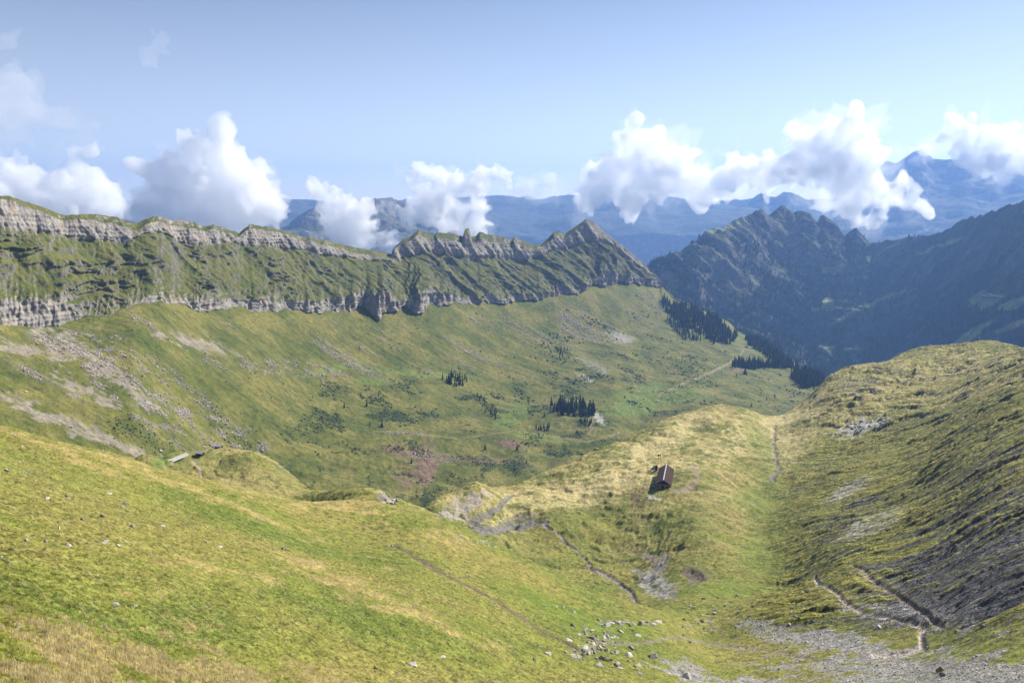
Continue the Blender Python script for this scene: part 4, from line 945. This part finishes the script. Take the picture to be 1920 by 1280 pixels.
# ------------------------------------------------------------------ buildings
def box_mesh(name, x0, x1, y0, y1, z0, z1, mat):
    v = [(x0,y0,z0),(x1,y0,z0),(x1,y1,z0),(x0,y1,z0),(x0,y0,z1),(x1,y0,z1),(x1,y1,z1),(x0,y1,z1)]
    f = [(0,3,2,1),(4,5,6,7),(0,1,5,4),(1,2,6,5),(2,3,7,6),(3,0,4,7)]; return tri_mesh(name, v, f, mat)
def child(name, me, par, label=None):
    o = bpy.data.objects.new(name, me); COL.objects.link(o); o.parent = par
    if label: o['label'] = label
    return o
def empty(name, loc, rz=0):
    o = bpy.data.objects.new(name, None); COL.objects.link(o); o.location = loc; o.rotation_euler = (0, 0, rz); return o
def roof_mat(name, col, scale):
    m, t, b = mat_new(name); N = t.nodes; L = t.links; b.inputs['Roughness'].default_value = 0.95
    tc = N.new('ShaderNodeTexCoord'); wv_ = N.new('ShaderNodeTexWave'); wv_.bands_direction = 'Y'; wv_.inputs['Scale'].default_value = scale; wv_.inputs['Distortion'].default_value = 0.3
    nz = N.new('ShaderNodeTexNoise'); nz.inputs['Scale'].default_value = 0.6; nz.inputs['Detail'].default_value = 6
    L.new(tc.outputs['Object'], wv_.inputs[0]); L.new(tc.outputs['Object'], nz.inputs['Vector'])
    mx = N.new('ShaderNodeMixRGB'); mx.inputs[1].default_value = (*[v * 0.75 for v in col], 1); mx.inputs[2].default_value = (*[v * 1.3 for v in col], 1); L.new(nz.outputs[0], mx.inputs[0])
    L.new(mx.outputs[0], b.inputs['Base Color']); bp = N.new('ShaderNodeBump'); bp.inputs['Distance'].default_value = 0.08; L.new(wv_.outputs[1], bp.inputs['Height']); L.new(bp.outputs[0], b.inputs['Normal']); return m
M_ROOF = roof_mat('brown_corrugated_roof', (0.060, 0.036, 0.030), 1.2); M_WOOD = plain('weathered_wood', (0.10, 0.08, 0.065), 0.85, 3, 0.4)
M_WALL = plain('rubble_stone_wall', (0.22, 0.20, 0.17), 0.9, 1.5, 0.45, 0.1); M_MET = plain('bare_metal_sheet', (0.55, 0.56, 0.58), 0.4, 2, 0.1, 0, 0.3)
M_DARKW = plain('dark_timber', (0.045, 0.035, 0.03), 0.85, 2, 0.3); M_CONC = plain('pale_concrete', (0.40, 0.385, 0.36), 0.9, 2, 0.15); M_WHITE = plain('white_paint', (0.78, 0.78, 0.76), 0.6, 3, 0.05); M_RED = plain('red_paint', (0.5, 0.06, 0.04), 0.6, 3, 0.05)
def gable_house(name, loc, rz, Wd, Ln, eave, ridge, over, roofm, wallm, gablem, label, cat, detail=True, ridgecap=True):
    """gable end faces local -Y; ridge runs along +Y"""
    E = empty(name, loc, rz); h = Wd / 2; base = -3.0
    th = 0.22; k = (ridge - eave) / h; ov = over
    for sx, t0 in ((-1, 0), (1, Ln)):                                          # long walls
        child('wall', box_mesh('wall', *(sorted((sx * h, sx * (h - 0.4)))), 0, Ln, base, eave + 0.1, wallm), E)
    for y0 in (0.0, Ln - 0.4):                                                 # gable walls
        child('wall', box_mesh('wall', -h + 0.4, h - 0.4, y0 + 0.003, y0 + 0.397, base, eave, wallm), E)
        v = [(-h + .1, y0 - 0.02, eave), (h - .1, y0 - 0.02, eave), (0, y0 - 0.02, ridge - .15), (-h + .1, y0 + .42, eave), (h - .1, y0 + .42, eave), (0, y0 + .42, ridge - .15)]
        me = bpy.data.meshes.new('gable'); me.from_pydata(v, [], [(0, 1, 2), (3, 5, 4), (0, 3, 4, 1), (1, 4, 5, 2), (2, 5, 3, 0)]); me.materials.append(gablem); child('gable', me, E)
    for sx in (-1, 1):
        xe = sx * (h + ov); ze = eave - k * ov + 0.1; zr = ridge + 0.1
        v = [(0, -ov, zr), (xe, -ov, ze), (xe, Ln + ov, ze), (0, Ln + ov, zr), (0, -ov, zr + th), (xe, -ov, ze + th), (xe, Ln + ov, ze + th), (0, Ln + ov, zr + th)]
        f = [(0,3,2,1),(4,5,6,7),(0,1,5,4),(1,2,6,5),(2,3,7,6),(3,0,4,7)]
        child('roof', tri_mesh('roof', v, f, roofm), E)
    if ridgecap: child('ridge_cap', box_mesh('ridge_cap', -0.35, 0.35, -ov - 0.02, Ln + ov + 0.02, ridge + 0.1 + th * 0.6, ridge + 0.1 + th + 0.12, M_MET), E)
    if detail:
        child('door', box_mesh('door', -1.3, 0.5, -0.06, 0.05, 0, 2.3, M_DARKW), E)
        for x in (2.2, 4.2): child('shutter', box_mesh('shutter', x, x + 1.5, -0.05, 0.05, 0.3, 2.1, M_WOOD), E)
        child('window', box_mesh('window', -4.3, -3.3, -0.05, 0.05, 0.9, 1.7, M_DARKW), E)
    tag(E, label, cat); return E
def at(x, y, dm=20): return hit_near([x], [y], dm)[0][0]
def on_plane(x, y, z): 
    a, b, c2_ = ray(x, y); k = z / c2_; return np.array([a * k, b * k, z])
b0 = at(1244.5, 914, 400); zr = b0[2] + 6.6
r0 = on_plane(1244.3, 899.9, zr); r1 = on_plane(1250.9, 867.6, zr); vec = r1 - r0; Lb = float(np.hypot(vec[0], vec[1])); Lb = min(Lb, 38.0); ang = math.atan2(vec[1], vec[0]) - math.pi / 2
er = on_plane(1259.2, 908.1, b0[2] + 3.2); el = on_plane(1228.4, 906.6, b0[2] + 3.2); Wb = float(np.hypot(*(er - el)[:2])) - 1.6
print('BARN', b0, Lb, Wb, math.degrees(ang))
gable_house('barn', (r0[0] + 0.0, r0[1] + 0.8, b0[2]), ang, Wb, Lb - 1.6, 3.2, 6.4, 0.8, M_ROOF, M_WALL, M_DARKW, 'long stone barn with dark brown roof and bright metal ridge on the grassy spur', 'barn')
# tank, posts and small things round the barn
def lathe(name, prof, n, mat):
    v = []; f = []
    for r_, z_ in prof:
        for j in range(n): a = j * 6.2832 / n; v.append((math.cos(a) * r_, math.sin(a) * r_, z_))
    for k in range(len(prof) - 1):
        for j in range(n): f.append((k * n + j, k * n + (j + 1) % n, (k + 1) * n + (j + 1) % n, (k + 1) * n + j))
    return tri_mesh(name, v, f, mat, smooth=False)
p = at(1230.7, 881, 400)
E = empty('water_tank', tuple(p)); child('tank_body', lathe('tank_body', [(0.01, -1.5), (0.95, -1.5), (0.95, 3.2), (1.02, 3.25), (1.02, 3.4), (0.01, 3.42)], 14, M_DARKW), E); child('lid', lathe('lid', [(0.01, 3.44), (0.8, 3.46), (0.7, 3.8), (0.2, 3.95), (0.01, 3.96)], 14, M_ROOF), E)
tag(E, 'dark round upright tank standing left of the barn', 'tank')
p = at(1229.5, 879.5, 400)
v = [(-3.2,0,-1),(3.2,0,-1),(3.2,0,0.7),(0.5,0,2.6),(-0.5,0,2.6),(-3.2,0,0.3)]; v = v + [(x, 0.45, z) for x, y, z in v]
me = bpy.data.meshes.new('concrete_wall'); me.from_pydata(v, [], [(0,1,2,3,4,5),(11,10,9,8,7,6)] + [(i, i + 6, (i + 1) % 6 + 6, (i + 1) % 6) for i in range(6)]); me.materials.append(M_CONC)
o = bpy.data.objects.new('concrete_wall', me); COL.objects.link(o); o.location = (p[0], p[1] + 1.6, p[2]); tag(o, 'pale sloping concrete wall behind the dark tank', 'wall')
for x, y, hgt, lab, board in ((1234.4, 862, 5.2, 'dark wooden post with a small board, left of two posts behind the barn', True), (1238.3, 862, 5.6, 'plain dark wooden post, right of two posts behind the barn', False)):
    p = at(x, y, 400); E = empty('wooden_post', tuple(p)); child('post', box_mesh('post', -.16, .16, -.16, .16, -1, hgt, M_DARKW), E)
    if board: child('board', box_mesh('board', -.75, .75, -.26, -.165, hgt - 1.5, hgt - 0.3, M_WOOD), E)
    tag(E, lab, 'post')
p = at(1277.5, 862, 400); E = empty('plank_stack', tuple(p), 0.3)
for k, (a, L_) in enumerate(((35, 4.0), (-28, 2.6), (12, 2.0))):
    o = child('plank', box_mesh('plank', -L_ / 2, L_ / 2, -.3, .3, 0, .18, M_WHITE), E); o.rotation_euler = (0, math.radians(a) * 0.8, math.radians(a * 2)); o.location = (0, 0.25 * k, 0.7 + 0.25 * k)
tag(E, 'small stack of white planks in the grass right of the posts', 'planks')
p = at(1225, 913, 400); o = bpy.data.objects.new('trough', box_mesh('trough', -1.6, 1.6, -.45, .45, -.5, .7, M_WOOD)); 
E = empty('water_trough', tuple(p), 0.1); child('basin', box_mesh('basin', -1.6, 1.6, -.45, .45, -.5, .62, M_WOOD), E); child('water', box_mesh('water', -1.4, 1.4, -.3, .3, .58, .66, M_MET), E); bpy.data.objects.remove(o)
tag(E, 'small trough in the shadow left of the barn front', 'trough')
# sheds and troughs on the knoll
p = at(381, 854, 420)
gable_house('shed', tuple(p), math.radians(72), 3.2, 4.8, 1.7, 2.6, 0.3, M_MET, M_DARKW, M_DARKW, 'small dark shed with a silvery metal roof on the grassy knoll', 'shed', False, False)
p, ok = hit_near([410], [841.5], 430); p = p[0]
gable_house('shed', (p[0], p[1] + 6, p[2] - 1.4), math.radians(80), 3.4, 4.6, 1.6, 2.6, 0.25, M_MET, M_DARKW, M_DARKW, 'second small shed, only its metal roof showing behind the crest of the knoll', 'shed', False, False)
for k, (xa, ya, xb, yb, lab) in enumerate(((314.5, 864, 349, 850, 'upper one of two long pale troughs in the bright green patch on the knoll'), (322, 864.5, 353.5, 851.5, 'lower one of two long pale troughs in the bright green patch on the knoll'))):
    A, C_ = at(xa, ya, 420), at(xb, yb, 420); L_ = float(np.hypot(*(C_ - A)[:2])); E = empty('cattle_trough', tuple(A)); E.rotation_euler = Vector(C_ - A).to_track_quat('X', 'Z').to_euler()
    wq = 0.4; L3 = float(np.linalg.norm(C_ - A))
    child('trough_wall', box_mesh('trough_wall', 0, L3, -wq, -wq + .22, -.6, .55, M_CONC), E); child('trough_wall', box_mesh('trough_wall', 0, L3, wq - .22, wq, -.6, .55, M_CONC), E); child('trough_floor', box_mesh('trough_floor', 0, L3, -wq + .223, wq - .223, -.6, .25, M_CONC), E)
    tag(E, lab, 'trough')
# alp huts far off
p, ok = hit_far([1411], [653]); M_WR = plain('pale_slate_roof', (0.62, 0.58, 0.55), 0.6, 1, 0.1)  # evenly pale roof colour
gable_house('alp_hut', tuple(p[0]), math.radians(70), 11, 20, 3.0, 6.5, 0.8, M_WR, M_WALL, M_WOOD, 'pale-roofed alp hut in the bright meadow between the far woods', 'hut', False, False)
p, ok = hit_far([1402], [652.5]); gable_house('alp_hut', tuple(p[0]), math.radians(30), 7, 10, 2.5, 5.0, 0.6, M_ROOF, M_WALL, M_WOOD, 'small dark hut just left of the pale-roofed alp hut', 'hut', False, False)
def hit_H(x, y):
    k = int(round((x - 1100) / 1.6)); i = int(np.argmax(Hqy[:, k] <= y)); return HV[i, k]
for x, y, L_, lab in ((1843, 559, 22, 'chalet at the left end of the row in the bright clearing of the blue mountain'), (1850, 556, 16, 'second chalet from the left in the clearing of the blue mountain'), (1857, 557, 20, 'third chalet from the left in the clearing of the blue mountain'), (1865, 559, 14, 'chalet at the right end of the row in the clearing of the blue mountain')):
    gable_house('chalet', tuple(hit_H(x, y)), math.radians(60 + (x % 7) * 10), 10, L_ * 0.8, 4, 8, 1.0, M_WR, M_WOOD, M_WOOD, lab, 'chalet', False, False)
# trail marker posts
for x, y, h_, lab in ((111, 990, 5, 'thin white trail post with a red top in the near meadow'), (296, 951, 4, 'second small trail post, above right of the first')):
    p = at(x, y, 60); k = h_ / FPX * float(np.linalg.norm(p)); E = empty('trail_post', tuple(p))
    child('post', box_mesh('post', -.06, .06, -.06, .06, -.3, k * .7, M_WHITE), E); child('red_band', box_mesh('red_band', -.065, .065, -.065, .065, k * .7, k, M_RED), E); tag(E, lab, 'post')

# ------------------------------------------------------------------ clouds
def cloud_mat(name, dens, aniso=0.35):
    m = bpy.data.materials.new(name); m.use_nodes = True; t = m.node_tree; t.nodes.clear()
    v = t.nodes.new('ShaderNodeVolumeScatter'); v.inputs['Color'].default_value = (1, 1, 1, 1); v.inputs['Density'].default_value = dens
    v.inputs['Anisotropy'].default_value = aniso
    o = t.nodes.new('ShaderNodeOutputMaterial'); t.links.new(v.outputs[0], o.inputs['Volume']); return m
def cloud_hull(lobes, d, voxel, amp, depth, squash, seed, grow, mat, name):
    bm = bmesh.new()
    for L in lobes:
        dd = d + (L[3] if len(L) > 3 else 0); c0 = P(L[0], L[1], dd); r = L[2] * grow / FPX * float(np.linalg.norm(c0))
        mt = Matrix.Translation(Vector(c0)) @ Matrix.Diagonal((r, r * depth, r * squash, 1))
        bmesh.ops.create_icosphere(bm, subdivisions=3, radius=1.0, matrix=mt)
    me = bpy.data.meshes.new('tmp'); bm.to_mesh(me); bm.free()
    o = bpy.data.objects.new('tmp', me); COL.objects.link(o)
    md = o.modifiers.new('r', 'REMESH'); md.mode = 'VOXEL'; md.voxel_size = voxel
    dg = bpy.context.evaluated_depsgraph_get(); ev = o.evaluated_get(dg); m2 = bpy.data.meshes.new_from_object(ev)
    bpy.data.objects.remove(o); bpy.data.meshes.remove(me)
    n = len(m2.vertices); co = np.empty(n * 3, np.float32); m2.vertices.foreach_get('co', co); co = co.reshape(-1, 3)
    nr = np.empty(n * 3, np.float32); m2.vertices.foreach_get('normal', nr); nr = nr.reshape(-1, 3)
    k = d / FPX; q = 0
    for lam, am in ((70, 18), (32, 15), (16, 11), (8, 6)):
        L = lam * k
        nn = noise3(co[:, 0] / L + 31, co[:, 1] / L + 7, co[:, 2] / L + 3, seed + int(lam))
        q = q + am * k * amp * (2.2 * np.abs(nn) - 0.9)
    co = co + nr * np.asarray(q)[:, None]
    m2.vertices.foreach_set('co', co.reshape(-1)); m2.update()
    o = bpy.data.objects.new('tmp', m2); COL.objects.link(o)                   # remesh again: no self-intersections left
    md = o.modifiers.new('r', 'REMESH'); md.mode = 'VOXEL'; md.voxel_size = voxel * 0.8; md.use_smooth_shade = True
    dg = bpy.context.evaluated_depsgraph_get(); m3 = bpy.data.meshes.new_from_object(o.evaluated_get(dg))
    bpy.data.objects.remove(o); bpy.data.meshes.remove(m2); m2 = m3
    m2.materials.clear(); m2.materials.append(mat); m2.name = name
    o = bpy.data.objects.new(name, m2); COL.objects.link(o); return o
def cloud(label, lobes, d, dens, voxel=18, amp=1.0, depth=1.0, seed=0, squash=1.0, fringe=0.10, grow=1.15):
    """a cloud is a union of billows; a thin vapour fringe surrounds the dense core"""
    r = random.Random(seed); more = []
    for L in lobes:                                                            # smaller billows budding from the big ones
        for _ in range(7 if L[2] > 24 else 4):
            a = r.uniform(-0.3, 3.6); k = L[2] * r.uniform(0.22, 0.42); q = L[2] * r.uniform(0.75, 1.0)
            more.append((L[0] + math.cos(a) * q, L[1] - math.sin(a) * q * 0.95, k, r.uniform(-1, 1) * L[2] * d / FPX * 0.5))
    lobes = list(lobes) + more
    if dens > 0:
        o = cloud_hull(lobes, d, voxel, amp, depth, squash, seed, 0.92, cloud_mat('cloud_core', dens), 'cloud')
        f = cloud_hull(lobes, d, voxel * 1.3, amp * 1.5, depth, squash, seed + 50, grow, cloud_mat('cloud_edge', dens * fringe), 'cloud_fringe')
        f.parent = o
    else:
        o = cloud_hull(lobes, d, voxel, amp, depth, squash, seed, 1.0, cloud_mat('cloud_veil', fringe), 'cloud')
    tag(o, label, 'cloud'); return o
cloud('tall white cumulus cloud over the left part of the cliff ridge', [(380,268,20),(405,262,20),(355,290,30),(420,290,26),(395,310,50),(340,320,46),(450,310,30),(475,325,28),(300,345,42),(365,365,74),(440,370,70),(280,370,36),(330,400,66),(490,370,46),(510,405,34),(262,395,34),(420,415,60)], 6500, 0.012, 15, seed=1)
cloud('white cumulus cloud behind the ridge crest with the rock pinnacle', [(790,316,18),(815,325,24),(780,345,24),(855,335,30),(895,322,24),(930,325,24),(950,340,16),(880,350,38),(830,365,44),(790,385,36),(890,390,40),(905,415,30),(865,425,36),(755,400,24),(780,415,26),(835,435,26),(915,440,16)], 6000, 0.015, 12, seed=2)
cloud('small white cloud in front of the grey peak left of the pinnacle', [(605,362,18),(632,360,22),(655,372,18),(618,385,26),(650,400,32),(685,410,30),(665,440,34),(700,440,26),(722,462,20),(630,440,22),(690,470,26),(735,475,14)], 5600, 0.015, 11, seed=3)
cloud('broad white cloud bank above the pyramid summit of the ridge', [(1190,225,26),(1185,260,40),(1215,290,50),(1170,310,52),(1240,320,55),(1290,340,45),(1130,345,45),(1200,350,55),(1330,345,35),(1380,300,26),(1410,320,36),(1370,340,36),(1430,350,24),(1300,365,28),(1100,360,30)], 7600, 0.010, 18, seed=4, fringe=0.08, grow=1.15)
cloud('largest white cumulus tower behind the jagged blue peak', [(1490,240,20),(1510,265,34),(1560,255,34),(1605,240,36),(1630,240,24),(1570,300,52),(1500,310,44),(1620,290,36),(1610,340,48),(1540,350,38),(1580,385,42),(1650,370,40),(1700,340,24),(1700,380,24),(1620,420,28),(1735,405,13),(1755,402,8),(1660,410,20)], 6900, 0.012, 15, seed=5)
cloud('rounded white cloud at the right edge over the high peaks', [(1795,262,24),(1840,252,28),(1880,262,36),(1820,285,34),(1870,300,42),(1840,320,28),(1915,285,34),(1790,280,20),(1720,280,12),(1740,290,12)], 8200, 0.013, 18, seed=6)
cloud('low white cloud bank rising behind the left end of the ridge', [(20,330,42),(70,345,40),(120,350,36),(170,375,36),(30,380,50),(100,385,50),(210,390,30),(-60,350,60),(150,280,16),(180,272,20),(130,290,18)], 7000, 0.012, 22, seed=7, fringe=0.1, grow=1.15)
cloud('thin grey veil of cloud at the upper left edge', [(-30,190,70),(40,200,50),(100,220,40),(150,230,30),(190,240,20),(0,230,60)], 5200, 0, 30, seed=8, squash=0.7, fringe=0.002, amp=1.6)
cloud('small white puff cut by the left edge near the top', [(-5,85,22),(10,90,16),(-20,95,26)], 5000, 0.004, 16, seed=9, fringe=0.15)
cloud('faint wisp of cloud high in the left sky', [(292,75,16),(285,90,14),(278,110,9),(276,130,6)], 5200, 0, 16, seed=10, fringe=0.0022, amp=1.0)
cloud('string of tiny clouds low over the distant blue ridge', [(970,345,9),(990,352,9),(1020,345,10),(1045,355,9),(950,358,8),(1005,360,8)], 9500, 0.004, 20, seed=11, fringe=0.15)

# ------------------------------------------------------------------ haze
def haze(dens):
    v = [(-15000, -1500, -1600), (15000, -1500, -1600), (15000, 17500, -1600), (-15000, 17500, -1600)]
    v += [(x, y, 880) for x, y, z in v]
    f = [(0, 3, 2, 1), (4, 5, 6, 7), (0, 1, 5, 4), (1, 2, 6, 5), (2, 3, 7, 6), (3, 0, 4, 7)]
    m = bpy.data.materials.new('haze_air'); m.use_nodes = True; t = m.node_tree; t.nodes.clear()
    p = t.nodes.new('ShaderNodeVolumePrincipled'); p.inputs['Color'].default_value = (0.25, 0.47, 1.0, 1); p.inputs['Density'].default_value = dens
    p.inputs['Anisotropy'].default_value = 0.3
    o = t.nodes.new('ShaderNodeOutputMaterial'); t.links.new(p.outputs[0], o.inputs['Volume'])
    me = tri_mesh('haze', v, f, m); o = bpy.data.objects.new('haze', me); COL.objects.link(o); o['kind'] = 'stuff'
haze(5.6e-5)
